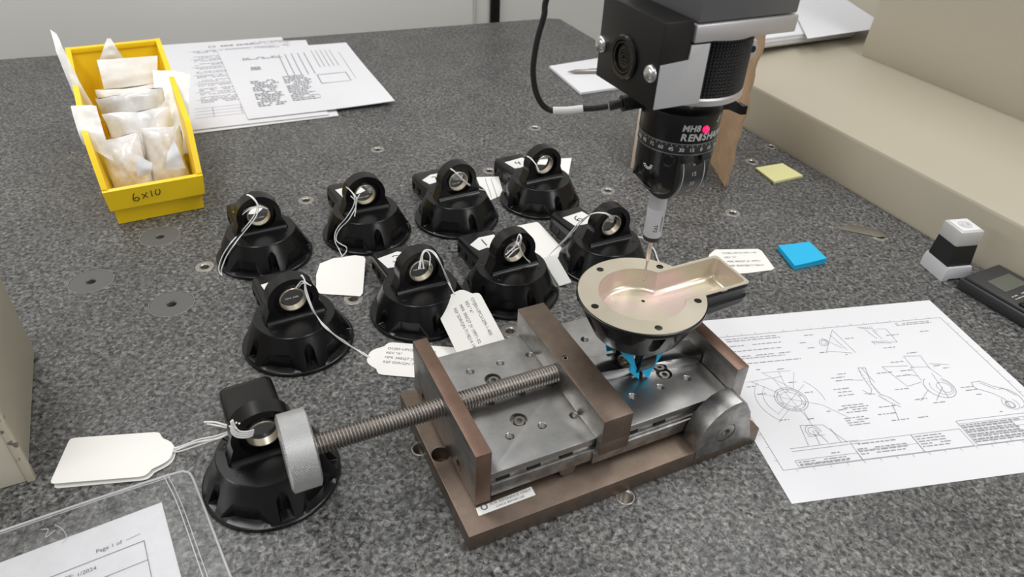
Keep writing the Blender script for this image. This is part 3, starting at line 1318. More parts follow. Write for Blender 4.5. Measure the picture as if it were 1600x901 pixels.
dr = build('knurled_drum', drum(276.5, 312, 35.2, 96, 17), BLACK_PLASTIC, quill, 20)
mb = MB()
mb.lathe([(20, 271.5), (34.6, 271.5), (35.6, 272.2), (35.6, 275.4), (34.8, 276.6), (20, 276.6)], 72, HEADM)
build('lower_ring', mb, ALU_SATIN, dr)['label'] = 'satin silver ring under the drum'
mb = MB()
mb.lathe([(20, 312), (36.2, 312), (36.2, 314), (20, 314)], 72, HEADM)
build('upper_ring', mb, ALU_SATIN, dr)
mb = MB()
mb.lathe([(12, 262.5), (12, 272)], 40, HEADM)
build('neck', mb, CHROME, quill)
# silver latch behind the drum
cl = on_plane(1180, 88, HEADM @ Vector((42, 0, 296)) + TIP, ray(1180, 88))
mb = MB()
CM = HEADM @ T(40, -2, 292)
mb.prism([(-8, -9), (6, -5), (9, 2), (6, 7), (-8, 9)], -4.5, 4.5, CM @ HM @ Matrix.Rotation(0.0, 4, 'Z'), 0.8)
lt = build('latch', mb, ALU_SATIN, quill)
mb = MB()
mb.lathe([(2.2, -5.2), (2.2, -4.4)], 14, CM @ HM @ T(3.5, 1.5))
build('latch_hole', mb, DARK_HOLE, lt)
mb = MB()
mb.box(-9, 1.5, -5.2, -4.4, -7, 7, CM, 0.2)
build('latch_pad', mb, BLACK_PLASTIC, lt)

# rotary head
mb = MB()
mb.lathe([(15, 262.8), (23.5, 262.8), (26, 261.4), (26.4, 260), (26.4, 243.2), (25.6, 242.2), (15, 242.2)], 72, HEADM)
head = build('rotary_head', mb, BLACK, quill)
mb = MB()
mb.lathe([(20, 235.4), (25.9, 235.4), (26.2, 235.8), (26.2, 241.6), (25.9, 242.2), (20, 242.2)], 72, HEADM)
ringo = build('scale_ring', mb, BLACK_PLASTIC, head)
mb = MB()
for z in (235.2, 242.6):
    mb.lathe([(26.0, z - 0.22), (26.45, z - 0.22), (26.45, z + 0.22), (26.0, z + 0.22)], 72, HEADM, 0, False)
build('ring_line', mb, material('silver_line', (0.4, 0.4, 0.4), 0.35, 0.8), ringo)


def on_drum(mbx, body, size, ang_world, z, r, bold=False):
    a = R(ang_world - HA)
    M = HEADM @ T(r * math.cos(a), r * math.sin(a), z) @ RotZ(math.degrees(a) + 90) @ Matrix.Rotation(PI / 2, 4, 'X')
    mbx.text(body, size, M, 'CENTER', bold)


mb = MB()
for k in range(-3, 9):
    on_drum(mb, str(abs(15 * k)), 3.6, 297 - 15 * k, 238.6, 26.45)
for k in range(-18, 48):
    a = 297 - 2.5 * k
    a_ = R(a - HA)
    M = HEADM @ T(26.35 * math.cos(a_), 26.35 * math.sin(a_), 241.4) @ RotZ(math.degrees(a_) + 90) @ Matrix.Rotation(PI / 2, 4, 'X')
    if k % 3 == 0:
        mb.faces([(-0.12, -0.5, 0), (0.12, -0.5, 0), (0.12, 0.5, 0), (-0.12, 0.5, 0)], [(0, 1, 2, 3)], M)
build('scale_numbers', mb, WHITE_PRINT, ringo, fix=False)
mb = MB()
for c_, a in zip('RENISHAW', (266.5, 276, 285.2, 291.4, 297.6, 306.8, 316.4, 327)):
    on_drum(mb, c_, 6.6, a, 247.2, 26.55, True)
for c_, a in zip('MH8', (267.6, 277.4, 285.4)):
    on_drum(mb, c_, 5.8, a, 253.4, 26.55, True)
build('lettering', mb, GREY_PRINT, head, fix=False)
a = R(297.5 - HA)
mb = MB()
mb.lathe([(2.7, -0.6), (2.6, 0.6), (2.0, 1.6), (1.0, 2.2), (0, 2.4)], 24, HEADM @ T(26.2 * math.cos(a), 26.2 * math.sin(a), 252.6) @ RotZ(math.degrees(a)) @ Matrix.Rotation(PI / 2, 4, 'Y'), 0, False)
build('status_light', mb, LED, head)['label'] = 'glowing pink indicator light'
mb = MB()
a = R(322 - HA)
M = HEADM @ T(26.5 * math.cos(a), 26.5 * math.sin(a), 257) @ RotZ(math.degrees(a) + 90) @ Matrix.Rotation(PI / 2, 4, 'X')
mb.stroke([(-1.5, -0.5), (-0.5, -2), (1.5, 2.5)], 0.7, M, False)
build('index_mark', mb, WHITE_PRINT, head, fix=False)
# lock lever to the right
mb = MB()
LM2 = HEADM @ T(0, 0, 0)
mb.loft([[(24, -8, 256), (24, 2, 256), (24, 2, 264), (24, -8, 264)], [(34, -8, 254), (34, 1, 254), (34, 1, 262.5), (34, -8, 262.5)], [(43, -10, 250), (43, -3, 250), (43, -3, 256), (43, -10, 256)], [(46, -12, 250.5), (46, -4, 250.5), (46, -4, 256.5), (46, -12, 256.5)]], HEADM)
build('lock_lever', mb, BLACK_GLOSS, head)
# lower rounded body
ZC, RB = 220.5, 24.6


def low(u, v):
    k = max(0.0, 1 - (v / 25.9) ** 2)
    e = max(0.0, 1 - (abs(u) / 26.4) ** 3) ** 0.5
    return ZC - RB * (k ** 0.5) * e


mb = MB()
nth = 72
loops = []
for z in (235.3, 228, ZC + 0.2):
    loops.append([(25.8 * math.cos(2 * PI * i / nth), 25.8 * math.sin(2 * PI * i / nth), z) for i in range(nth)])
for fr in (0.998, 0.985, 0.96, 0.93, 0.89, 0.84, 0.78, 0.70, 0.6, 0.48, 0.34, 0.18, 0.02):
    row = []
    for i in range(nth):
        u, v = 25.8 * fr * math.cos(2 * PI * i / nth), 25.8 * fr * math.sin(2 * PI * i / nth)
        row.append((u, v, low(u, v)))
    loops.append(row)
mb.loft(loops, HEADM)
build('lower_housing', mb, BLACK_GLOSS, head, 50)
# tilt drum with its scale, set in front of the body
DZ, DV, DR_ = 219.5, -2.9, 24.2
DMX = HEADM @ T(0, DV, DZ) @ Matrix.Rotation(PI / 2, 4, 'Y')     # local z -> u
mb = MB()
mb.lathe([(DR_ - 1, -13.5), (DR_, -13.2), (DR_, 8.2), (DR_ - 1, 8.5)], 64, DMX)
td = build('tilt_drum', mb, BLACK_PLASTIC, head)
mb = MB()
mb.lathe([(DR_, -11.4), (DR_ + 0.25, -11.4), (DR_ + 0.25, -10.8), (DR_, -10.8)], 64, DMX, 0, False)
mb.lathe([(DR_, 5.6), (DR_ + 0.25, 5.6), (DR_ + 0.25, 6.2), (DR_, 6.2)], 64, DMX, 0, False)
for body, ang in (('0', -17), ('15', 0), ('30', 17), ('45', 33), ('60', 49)):
    an = R(ang - 17 + 12)
    # measured down from straight ahead (-v)
    M = HEADM @ T(-2.6, DV, DZ) @ Matrix.Rotation(an, 4, 'X') @ T(0, -DR_ - 0.3, 0) @ Matrix.Rotation(PI / 2, 4, 'X')
    mb.text(body, 4.4, M, 'CENTER')
build('tilt_scale', mb, GREY_PRINT, td, fix=False)
for u0, u1 in ((-12.5, -5.5), (1.0, 8.0)):
    mb = MB()
    mb.box(u0, u1, -28.2, -20, 230.5, 234.6, HEADM, 0.6)
    build('scale_stop', mb, BLACK_PLASTIC, head)
# screw seat and little dial on the housing
a = R(252 - HA)
mb = MB()
mb.lathe([(4.6, -0.8), (4.6, 0.6), (3.9, 0.9), (3.1, 0.6), (2.9, -0.6), (0, -0.6)], 24, HEADM @ T(25.6 * math.cos(a), 25.6 * math.sin(a), 230.4) @ RotZ(math.degrees(a)) @ Matrix.Rotation(PI / 2, 4, 'Y'), 0, False)
build('clamp_screw_seat', mb, BLACK_GLOSS, head)
mb = MB()
a = R(222 - HA)
for k in range(7):
    b_ = R(200 + 26 * k)
    M = HEADM @ T(26.5 * math.cos(a), 26.5 * math.sin(a), 224) @ RotZ(math.degrees(a) + 90) @ Matrix.Rotation(PI / 2, 4, 'X') @ RotZ(math.degrees(b_) - 90)
    mb.faces([(-0.25, 2.0, 0.2), (0.25, 2.0, 0.2), (0.42, 4.0, 0.2), (-0.42, 4.0, 0.2)], [(0, 1, 2, 3)], M)
build('dial_marks', mb, WHITE_PRINT, head, fix=False)
# probe body and stylus (at the tip axis)
mb = MB()
mb.lathe([(6.2, 159.0), (6.6, 159.4), (6.6, 182.5), (6.45, 182.8), (6.6, 183.1), (6.6, 197), (5, 197)], 40, T(0, 0, -TIP.z + 117) @ T(0, 0, 0))
pbod = build('probe_body', mb, SILVER_PAINT, quill)
mb = MB()
mb.lathe([(2, 155.2), (5.6, 155.2), (6.3, 156.0), (6.55, 159.3), (2, 159.3)], 40)
build('probe_nose', mb, BLACK_PLASTIC, pbod)
mb = MB()
fa = R(284)
M = T(6.7 * math.cos(fa), 6.7 * math.sin(fa), 170) @ RotZ(284 + 90) @ Matrix.Rotation(PI / 2, 4, 'X') @ RotZ(-90)
mb.text('TP2', 4.0, T(6.72 * math.cos(R(270)), 6.72 * math.sin(R(270)), 168) @ RotZ(0) @ Matrix.Rotation(PI / 2, 4, 'X') @ RotZ(-90), 'CENTER')
mb.text('RENISHAW', 2.5, T(6.72 * math.cos(R(308)), 6.72 * math.sin(R(308)), 171) @ RotZ(38) @ Matrix.Rotation(PI / 2, 4, 'X') @ RotZ(-90), 'CENTER')
build('probe_lettering', mb, INK_BLACK, pbod, fix=False)
mb = MB()
mb.lathe([(0.75, 118), (0.75, 134.0), (1.25, 134.6), (1.25, 137.2), (1.75, 138.2), (1.75, 155.5)], 20)
sty = build('stylus', mb, CHROME, quill)
mb = MB()
mb.lathe([(0, 116.9), (0.7, 117.2), (1.0, 117.9), (0.7, 118.6), (0.4, 118.9)], 16, None, 0, False)
build('stylus_ball', mb, STEEL_DARK, sty)
# all probe parts were written with absolute heights: bring them to the tip frame
for o in [k for k in bpy.data.objects if k.type == 'MESH']:
    p = o.parent
    chain = []
    while p is not None:
        chain.append(p)
        p = p.parent
    if quill in chain and o.parent is quill:
        o.data.transform(Matrix.Translation((0, 0, -TIP.z * S)))
    elif quill in chain:
        o.data.transform(Matrix.Translation((0, 0, -TIP.z * S)))

# HC.z carried -TIP.z already through HEADM, so put those parts back
for o in [k for k in bpy.data.objects if k.type == 'MESH']:
    p = o.parent
    while p is not None and p is not quill:
        p = p.parent
    if p is quill and o.name.split('.')[0] not in ('probe_body', 'probe_nose', 'probe_lettering', 'stylus', 'stylus_ball'):
        o.data.transform(Matrix.Translation((0, 0, TIP.z * S)))

# cable with plug and white marker sleeve
PT = HEADM @ Vector((-33, -12, 262)) + TIP
def on_y(px, py, y):
    return on_plane(px, py, (0, y, 0), (0, 1, 0))


YC = 468.0
path = [on_y(*p, YC) for p in ((950, 166), (930, 169), (911, 170), (888, 172.5), (864, 173), (848, 164), (838, 145), (833.5, 120), (834, 95), (840, 60), (850, 25), (862, -20))] 
path += [path[-1] + Vector((30, -5, 60)), path[-1] + Vector((60, 20, 160))]
c0 = path[0]
cab = thing('signal_cable', 'thin black cable with white sleeve curving from the probe head up out of view', 'cable', c0)
mb = MB()
mb.tube([p - c0 for p in path], 2.0, 10)
build('cable_cord', mb, CABLE, cab)
mb = MB()
mb.tube([p - c0 for p in (on_y(911, 170, YC), on_y(888, 172.5, YC), on_y(864, 173, YC))], 2.7, 14)
sl = build('marker_sleeve', mb, TAPE, cab)
pl0, pl1, pl2 = on_y(952, 166, YC), on_y(972, 161.5, YC), on_y(1003, 156, YC + 4)
mb = MB()
mb.tube([pl0 - c0, pl0.lerp(pl1, 0.5) - c0, pl1 - c0], 3.2, 14, None, True)
mb.tube([pl1 - c0, pl2 - c0], 5.6, 14, None, False)
build('plug', mb, BLACK_PLASTIC, cab)

# ------------------------------------------------------------------ tags and strings
def tag_outline():
    h, L_ = 22.0, 79.0
    right = [(61, h), (64.5, h - 1.0), (66.5, h - 3.6), (67.5, h - 6.2), (70, h - 8.0), (73, h - 9.8), (76, h - 12.2), (78.2, h - 15.2), (79, h - 18.5)]
    left = [(3.0, h), (0.8, h - 0.9), (0, h - 3.2)]
    top = list(reversed(right))
    pts = top + left
    return [(L_ - x, y) for x, y in pts] + [(L_ - x, -y) for x, y in reversed(pts)]


# local frame: tip (string end) at x = 0, far end at x = 79
TAG_OUT = tag_outline()
TAG_TEXT = ['OYJB5-UPC51299-1-400', 'REV "A"', 'MFR 3REQT JV 19971-02', 'REF SDR/QN 7118214 1991T']
TAG_GROUP = 'paper inspection tags'


def string_mesh(paths, r=0.55):
    m__ = MB()
    for p in paths:
        m__.tube(p, r, 6)
    return m__


def twin(pts, gap=1.3):
    """two strands side by side"""
    pts = [Vector(p) for p in pts]
    out = []
    for s in (-1, 1):
        q = []
        for i, p in enumerate(pts):
            d = (pts[min(i + 1, len(pts) - 1)] - pts[max(i - 1, 0)])
            n_ = d.cross(Vector((0.3, -0.8, 0.5)))
            if n_.length < 1e-6:
                n_ = Vector((1, 0, 0))
            n_.normalize()
            q.append(p + n_ * (gap * 0.5 * s * (0.5 + 0.5 * math.cos(i * 1.9))))
        out.append(q)
    return out


def paper_tag(label, tip, ang, strings=None, tilt=(0, 0), text=None, text_flip=False, z=0.4, two=False, rot_text=0, text_dx=0, reinforce=True):
    tip = Vector(tip)
    t_ = thing('inspection_tag', label, 'tag', tip, (0, 0, 0), TAG_GROUP)
    M = RotZ(ang) @ Matrix.Rotation(R(tilt[0]), 4, 'Y') @ Matrix.Rotation(R(tilt[1]), 4, 'X')
    m__ = MB()
    m__.prism(TAG_OUT, 0.1, 0.45, M)
    c = build('tag_card', m__, PAPER_WARM, t_)
    if text:
        m__ = MB()
        for i, ln in enumerate(text):
            if text_flip:
                MT = M @ T(70 + text_dx, -9 + 6.2 * i, 0.62) @ RotZ(180)
            else:
                MT = M @ T(15 + text_dx, 13 - 6.2 * i, 0.62)
            m__.text(ln, 4.4, MT)
        build('printed_text', m__, INK, c, fix=False)
    if strings:
        build('string', string_mesh([[Vector(p) - tip for p in pth] for pth in strings]), STRING, t_)
    return t_


def drape(px, py, key, lo=0.6, margin=1.0):
    """where the line of sight of a pixel first meets a housing (or the plate): a string lies there"""
    x0, y0 = next((h[1], h[2]) for h in HOUSINGS if h[0] == key)
    z = 33.5
    while z > lo:
        p = at(px, py, z)
        rr = math.hypot(p.x - x0, p.y - y0)
        lim = 35.0 if z > 31 else (49.5 if z < 4 else 49.5 - (z - 4) / 26 * 13.2)
        if z < 32.5 + margin and rr < lim + margin:
            break
        z -= 0.25
    return at(px, py, max(z, lo))


def P(*lst):
    return [at(*p) for p in lst]


# housing H: printed tag pointing at the vise
tH = at(575, 557, 0.5)
sH = [at(470, 437, 66), at(471, 430, 73.5), at(476, 438, 72), at(478, 455, 62), at(488, 482, 47)] + [drape(*q, 'H', 0.6, 2.2) for q in ((496, 495), (503, 505), (511, 513), (519, 520), (528, 527), (537, 533), (547, 540), (557, 546), (567, 552))] + [at(577, 558, 1.2)]
kH = P((462, 450, 64), (470, 440, 69), (476, 440, 71), (482, 444, 69))
paper_tag('printed white tag lying beside the vise end plate, tied to the housing behind it', tH, -3.0, twin(sH) + [kH, P((466, 449, 62), (474, 442, 70), (486, 446, 66))], (0, 0), TAG_TEXT, z=0.4)
# housing F: printed tag lying toward the vise plate
tF = drape(709, 458, 'F', 12.0, 2.0)
tiltF = math.degrees(math.asin(max(0.0, tF.z - 11.5) / 79))
sF = [at(655, 420, 60), at(660, 396, 72), at(667, 390, 75), at(677, 394, 73), at(684, 403, 70), at(690, 415, 60), at(696, 429, 46)] + [drape(*q, 'F', 3.0, 2.5) for q in ((701, 441), (706, 452))] + [tF + Vector((1, -2, 0.6))]
paper_tag('printed white tag propped against the housing marked 1 and reaching the vise', tF, -61.5, twin(sF) + [P((662, 420, 60), (660, 400, 71), (666, 392, 74.5), (672, 400, 70), (671, 415, 62))], (tiltF, 30), TAG_TEXT)
# housing E: large blank tag
tE = at(861, 402, 1.5)
sE = [at(957, 340, 60), at(945, 333, 72), at(925, 334, 70), at(905, 349, 52), at(885, 372, 30), at(862, 394, 8), at(850, 408, 2.5), at(838, 411, 2.0), at(831, 404, 1.5), at(845, 398, 1.5)]
E_end = Vector((6.4, 726, 0))
paper_tag('blank white tag lying between the housings marked 1 and 6', Vector((42, 657, 0.6)), 116.5, twin(sE, 2.2), (0, 0))
# housing G: tag leaning on the neighbouring housing
sG = [at(800, 392, 56), at(806, 381, 64), at(811, 366, 73), at(814, 372, 71), at(812, 386, 60), at(820, 402, 46), at(832, 412, 30), at(846, 417, 16), at(857, 421, 8)]
g0 = P((846, 404, 0.6), (874, 447, 0.6), (893, 441, 8), (868, 398, 14))
gt, gc = poly_sheet('inspection_tag', g0, 0.4, PAPER_WARM, 'white tag wedged upright against the housing marked 6', 'tag', TAG_GROUP)
m_ = string_mesh([[p - gc for p in pth] for pth in twin(sG) + [P((792, 403, 56), (803, 392, 58), (812, 386, 60)), P((790, 398, 57), (800, 389, 60), (810, 380, 63))]])
build('string', m_, STRING, gt)
m_ = MB()
# housing C: tag behind on the right
tC = at(733, 287, 8)
sC = [at(697, 261, 66), at(705, 264, 70), at(716, 273, 66), at(727, 284, 54), drape(742, 294, 'C'), drape(757, 297, 'C')]
c4 = P((744, 277, 3), (779, 276, 3), (787, 304, 0.6), (766, 313, 0.6), (752, 297, 2))
ct, cc = poly_sheet('inspection_tag', c4, 0.4, PAPER_WARM, 'white tag lying between the housings marked 7 and 4', 'tag', TAG_GROUP)
build('string', string_mesh([[p - cc for p in pth] for pth in twin(sC)]), STRING, ct)
m_ = MB()
for i in range(2):
    a_, b_ = at(758 + 9 * i, 279, 3.6) - cc, at(768 + 9 * i, 308, 1.6) - cc
    m_.tube([a_, b_], 0.35, 4, None, False)
build('printed_line', m_, INK_PALE, ct)
# housing D: tag behind
d4 = P((836, 250, 4), (893, 247, 4), (888, 276, 0.6), (826, 279, 0.6))
dt, dc = poly_sheet('inspection_tag', d4, 0.4, PAPER_WARM, 'white tag lying behind the ring of the housing marked 4', 'tag', TAG_GROUP)
sD = [at(824, 244, 66), at(830, 248, 70), at(838, 258, 66), at(842, 268, 58)]
build('string', string_mesh([[p - dc for p in pth] for pth in twin(sD)]), STRING, dt)
# housing B: blank tag in front
b4 = P((500, 412, 9), (520, 404, 10), (555, 399, 9), (569, 401, 8), (571, 405, 7.5), (567, 458, 1.2), (563, 463, 0.8), (501, 459, 0.8), (494, 455, 1.2), (494, 430, 5))
bt, bc = poly_sheet('inspection_tag', b4, 0.4, PAPER_WARM, 'blank white tag lying in front of the second far row housing', 'tag', TAG_GROUP)
sB = [at(541, 292, 62), at(547, 297, 68), at(554, 308, 66), at(552, 322, 56), at(541, 340, 42)] + [drape(*q, 'B', 0.6, 2.0) for q in ((533, 349), (528, 355), (524, 363), (523, 372), (525, 381), (529, 388))] + [at(535, 401, 11)]
sB2 = [at(541, 292, 62), at(549, 299, 69), at(557, 310, 64), at(555, 325, 54), at(545, 343, 42)] + [drape(*q, 'B', 0.6, 2.0) for q in ((535, 353), (530, 359), (526, 367), (526, 376), (534, 382), (541, 386), (541, 393))] + [at(534, 401, 11)]
build('string', string_mesh([[p - bc for p in pth] for pth in [sB, sB2, P((548, 306, 66), (556, 312, 62), (562, 303, 66)), P((555, 312, 62), (556, 325, 54), (554, 338, 46))]]), STRING, bt)
# housing A: only the string is in view
sA = [at(380, 309, 64), at(386, 305, 72), at(394, 309, 73), at(402, 321, 66), at(396, 338, 55), at(382, 356, 42)] + [drape(*q, 'A', 0.6, 2.0) for q in ((371, 368), (361, 379), (354, 389), (348, 399), (344, 409), (342, 418), (343, 425), (347, 430))]
sA2 = [at(380, 309, 64), at(386, 304, 72), at(396, 309, 73), at(404, 323, 64), at(399, 340, 54), at(385, 358, 42)] + [drape(*q, 'A', 0.6, 2.0) for q in ((375, 370), (366, 382), (359, 392), (353, 402), (349, 412), (346, 421), (346, 427), (347, 430))]
c0 = at(348, 428, 0)
so = build('tie_string', string_mesh([[p - c0 for p in pth] for pth in [sA, sA2, P((377, 336, 56), (390, 327, 62), (404, 323, 64), (418, 326, 60)), P((380, 330, 58), (393, 324, 63), (412, 324, 62))]], 0.6), STRING)
so.location = c0 * S
tag(so, 'white tie string looped through the ring nearest the yellow bin', 'string')
# housing I: two blank tags stacked, string knotted on the ring
tI = at(272, 705, 2.0)
sI = [at(385, 672, 50), at(360, 676, 42), at(335, 686, 28), at(305, 694, 14), at(280, 703, 4), at(264, 706, 2.5)]
_nI = Vector((-math.sin(R(29.5)), math.cos(R(29.5)), 0))          # across the ring of that housing
_pI = Vector((-171.3, 347.3, 0)) - _nI * 8.4


def onI(*lst):
    return [on_plane(px, py, _pI, _nI) for px, py in lst]


wrap = [onI((362, 661), (363, 672), (371, 679), (384, 680), (396, 677)), onI((361, 658), (364, 669), (372, 676), (385, 677), (397, 674)), onI((363, 656), (367, 666), (374, 673), (386, 674), (397, 671)), onI((362, 664), (362, 675), (370, 682), (384, 683), (395, 680))]
knot = onI((365, 667))[0]
ends = [[knot] + P((350, 663, 49), (334, 659, 46), (319, 659, 44)), [knot] + P((352, 667, 48), (337, 664, 45), (324, 662, 42)), [knot] + P((356, 677, 46), (346, 683, 40), (336, 686, 38))]
sI[0] = knot
sI2 = [p + Vector((0, 0, 0)) for p in sI]
t1 = paper_tag('blank white tag on top of the two in front of the beige casing', at(270, 706, 3.4), 190.5, None, (-1.0, 0))
build('string', string_mesh([[p - at(270, 706, 3.4) for p in pth] for pth in twin(sI, 3.0) + twin([p + Vector((2, 3, 1)) for p in sI], 2.0) + wrap + ends], 0.65), STRING, t1)
paper_tag('blank white tag lying beneath the other in front of the beige casing', at(274, 711, 0.5), 190.5, None, (0, 0))
# tag of the clamped part
v4 = P((1117, 390, 1.0), (1184, 389, 1.0), (1190, 392, 1.0), (1210, 419, 0.4), (1206, 422, 0.4), (1166, 427, 0.4), (1100, 430, 0.4), (1108, 398, 0.8))
vt, vc = poly_sheet('inspection_tag', v4, 0.4, PAPER_WARM, 'printed white tag behind the tail of the upturned part', 'tag', TAG_GROUP)
m_ = MB()
pp0 = at(1188, 413, 1.2) - vc
for i, (x0, x1, ln) in enumerate(((1140, 1172, 'OYJB5-UPC'), (1150, 1196, 'REF SDR/QN 711'))):
    pass
ax_ = (at(1200, 416, 1) - at(1120, 418, 1))
ta = math.degrees(math.atan2(ax_.y, ax_.x))
for i, ln in enumerate(TAG_TEXT):
    q = at(1128 + 4 * i, 396 + 6.5 * i, 1.0) - vc
    m_.text(ln[:20 - 1], 4.2, T(q.x, q.y, 0.75) @ RotZ(ta))
build('printed_text', m_, INK, vt, fix=False)
sV = [at(984, 382, 14), at(992, 373, 10), at(1001, 370.5, 6), at(1013, 378, 3), at(1023, 392, 2), at(1033, 412, 1.5), at(1070, 425, 1.2), at(1106, 414, 1.2)]
build('string', string_mesh([[p - vc for p in sV]], 0.75), STRING, vt)

# ------------------------------------------------------------------ yellow bin with bags
BA = 30.0
B0 = Vector((-447.2, 688.1, 0))
bin_ = thing('stacking_bin', 'yellow plastic stacking bin marked 6X10, full of plastic bags', 'bin', B0, (0, 0, R(BA)))
WB = 90.5


def bin_profile_side():
    return [(0, 0), (252, 0), (256, 8), (262, 118), (256, 120), (28, 91), (22, 84), (-9, 48), (-9, 42), (-2, 22)]


mb = MB()
th = 2.6
# floor, rear, front lip and the two flared sides
mb.box(0, WB, 0, 254, 0.2, 3.4, None, 0.4)
mb.loft([[(-7, 262, 119), (WB + 7, 262, 119), (WB + 7, 265, 119), (-7, 265, 119)], [(0, 250, 0.3), (WB, 250, 0.3), (WB, 254, 0.3), (0, 254, 0.3)]])
body_profile = [(0, 0.4), (254, 0.4), (265, 119), (32, 93), (20, 84), (-7, 46), (0, 24)]
for s in (0, 1):
    def flare(y, z):
        f = z / 119.0
        x = -8.0 * f if s == 0 else WB + 8.0 * f
        return x
    o1 = [(flare(y, z), y, z) for y, z in body_profile]
    o2 = [(flare(y, z) + (th if s == 0 else -th), y, z) for y, z in body_profile]
    mb.loft([o1, o2])
mb.loft([[(-0.5, -0.2, 0.4), (WB + 0.5, -0.2, 0.4), (WB + 0.5, 3, 0.4), (-0.5, 3, 0.4)], [(-1.6, -1, 24), (WB + 1.6, -1, 24), (WB + 1.6, 3, 24), (-1.6, 3, 24)]])
build('bin_body', mb, YELLOW, bin_, 25)
mb = MB()
# overhanging front lip, wrapping the corners
mb.loft([[(-4.5, -7.5, 21.5), (WB + 4.5, -7.5, 21.5), (WB + 4.5, 4, 21.5), (-4.5, 4, 21.5)], [(-6.5, -9.5, 45.5), (WB + 6.5, -9.5, 45.5), (WB + 6.5, -5.5, 47), (-6.5, -5.5, 47)]])
front_lip = build('front_lip', mb, YELLOW, bin_, 25)
mb = MB()
for s in (0, 1):
    rim = [(-7, 47), (20, 85.5), (32, 94.5), (266, 120.5)]
    x_ = [(-8.0 * z / 119 if s == 0 else WB + 8.0 * z / 119) for y, z in rim]
    lo_, hi_ = (-3.2, 2.8) if s == 0 else (-2.8, 3.2)
    loops = []
    for (y, z), x in zip(rim, x_):
        loops.append([(x + lo_, y, z - 5), (x + hi_, y, z - 5), (x + hi_, y, z + 1.0), (x + lo_, y, z + 1.0)])
    mb.loft(loops)
mb.box(-10.5, WB + 10.5, 259, 267.5, 114.5, 121, None, 0.8)
build('rim', mb, YELLOW, bin_, 25)
mb = MB()
FM = T(22, -8.95, 34) @ Matrix.Rotation(R(85.2), 4, 'X') @ T(0, 0, 0.35) @ RotZ(3)
for st in ([(4, 8), (0, 2), (-1, -4), (3, -6.5), (6.5, -3.5), (4, -0.8), (0, -2.5)],
           [(11, 2.5), (18, -5)], [(18.5, 3), (11, -5)],
           [(24, 5.5), (23.4, -5)],
           [(32, 4.5), (29, 1), (29.5, -3.6), (33, -4), (35.2, 0), (34.6, 3.6), (32.6, 5.2), (31.4, 3.9)]):
    mb.stroke([(0.78 * x, 0.78 * y) for x, y in st], 1.0, FM)
build('handwriting', mb, INK_BLACK, front_lip, fix=False)['label'] = 'black handwritten 6X10'


BM_ = T(*B0) @ RotZ(BA)


def rebase(o):
    """origin to the bottom of the thing"""
    vs_ = [v.co for v in o.data.vertices]
    c = sum(vs_, Vector()) / len(vs_)
    c.z = min(v.z for v in vs_)
    o.data.transform(Matrix.Translation(-c))
    o.location = o.location + c
    return o



def pouch(label, M, w, h, t, seed, mat_, lean=0.0):
    """a soft sealed pouch: two films bulging apart, wrinkled, standing on its lower edge"""
    from mathutils import noise
    m__ = MB()
    n, k = 22, 26
    off = Vector((seed * 3.7, seed * 1.9, seed * 0.7))

    def side(sg):
        def f(u, v):
            b_ = (max(0.0, math.sin(PI * u)) ** 0.55) * (max(0.0, math.sin(PI * v)) ** 0.55)
            x = (u - 0.5) * w * (1 - 0.10 * math.sin(PI * v))
            z = v * h
            q = Vector((x * 0.045, sg * 1.3, z * 0.03)) + off
            wr = 5.0 * noise.noise(q) + 5.0 * (0.35 - abs(noise.noise(q * 2.1 + Vector((0, 0, x * 0.05))))) + 2.2 * (0.3 - abs(noise.noise(q * 4.7)))
            sway = 5.0 * noise.noise(Vector((x * 0.02, seed, z * 0.03)))
            return (x + 2.5 * noise.noise(q * 1.4 + Vector((9, 0, 0))), sg * b_ * (t + wr) + sway + lean * v * v, z + 2.5 * noise.noise(q * 1.3 + Vector((0, 5, 0))))
        return f
    m__.grid(side(-1), n, k, M)
    m__.grid(side(1), n, k, M)
    bmesh.ops.remove_doubles(m__.bm, verts=m__.bm.verts, dist=0.3)
    o_ = build('plastic_bag', m__, mat_, None, 50)
    rebase(o_)
    return tag(o_, label, 'bag', 'plastic bags in the yellow bin')


pouch('crumpled clear plastic bag heaped highest in the middle of the yellow bin', BM_ @ T(46, 128, 8) @ RotZ(6), 74, 100, 17, 1.3, BAG, -16)
pouch('crumpled clear bag with white slip at the right front of the bin', BM_ @ T(66, 52, 5) @ RotZ(-10), 44, 74, 12, 4.1, BAG, 12)
pouch('crumpled clear bag filling the left front of the bin', BM_ @ T(24, 46, 5) @ RotZ(8), 46, 72, 13, 7.7, BAG, 14)
pouch('crumpled clear bag between the front ones and the highest one', BM_ @ T(48, 84, 5) @ RotZ(-4), 72, 86, 13, 9.2, BAG, 10)
pouch('milky plastic bag lying at the back of the yellow bin', BM_ @ T(48, 182, 5) @ RotZ(-5), 76, 82, 17, 2.4, BAG_MILKY, 8)


def film_sheet(label, pts, mat_, bend=6.0, n=10, name='plastic_bag', th=0.3):
    """a curved sheet through four corners (mm): bottom left, bottom right, top right, top left"""
    from mathutils import noise
    a, b_, c, d_ = [Vector(p) for p in pts]
    nrm = (b_ - a).cross(d_ - a).normalized()
    m__ = MB()

    def f(u, v):
        p = (a * (1 - u) + b_ * u) * (1 - v) + (d_ * (1 - u) + c * u) * v
        k = math.sin(PI * v) * bend + 3.0 * noise.noise(p * 0.05) + 1.5 * noise.noise(p * 0.13)
        return tuple(p + nrm * k)
    m__.grid(f, n, n * 2)
    m__.bm.verts.ensure_lookup_table()
    o_ = build(name, m__, mat_, None, 40)
    sm = o_.modifiers.new('s', 'SOLIDIFY')
    sm.thickness = th * S
    rebase(o_)
    tag(o_, label, 'bag', 'plastic bags in the yellow bin')
    return o_


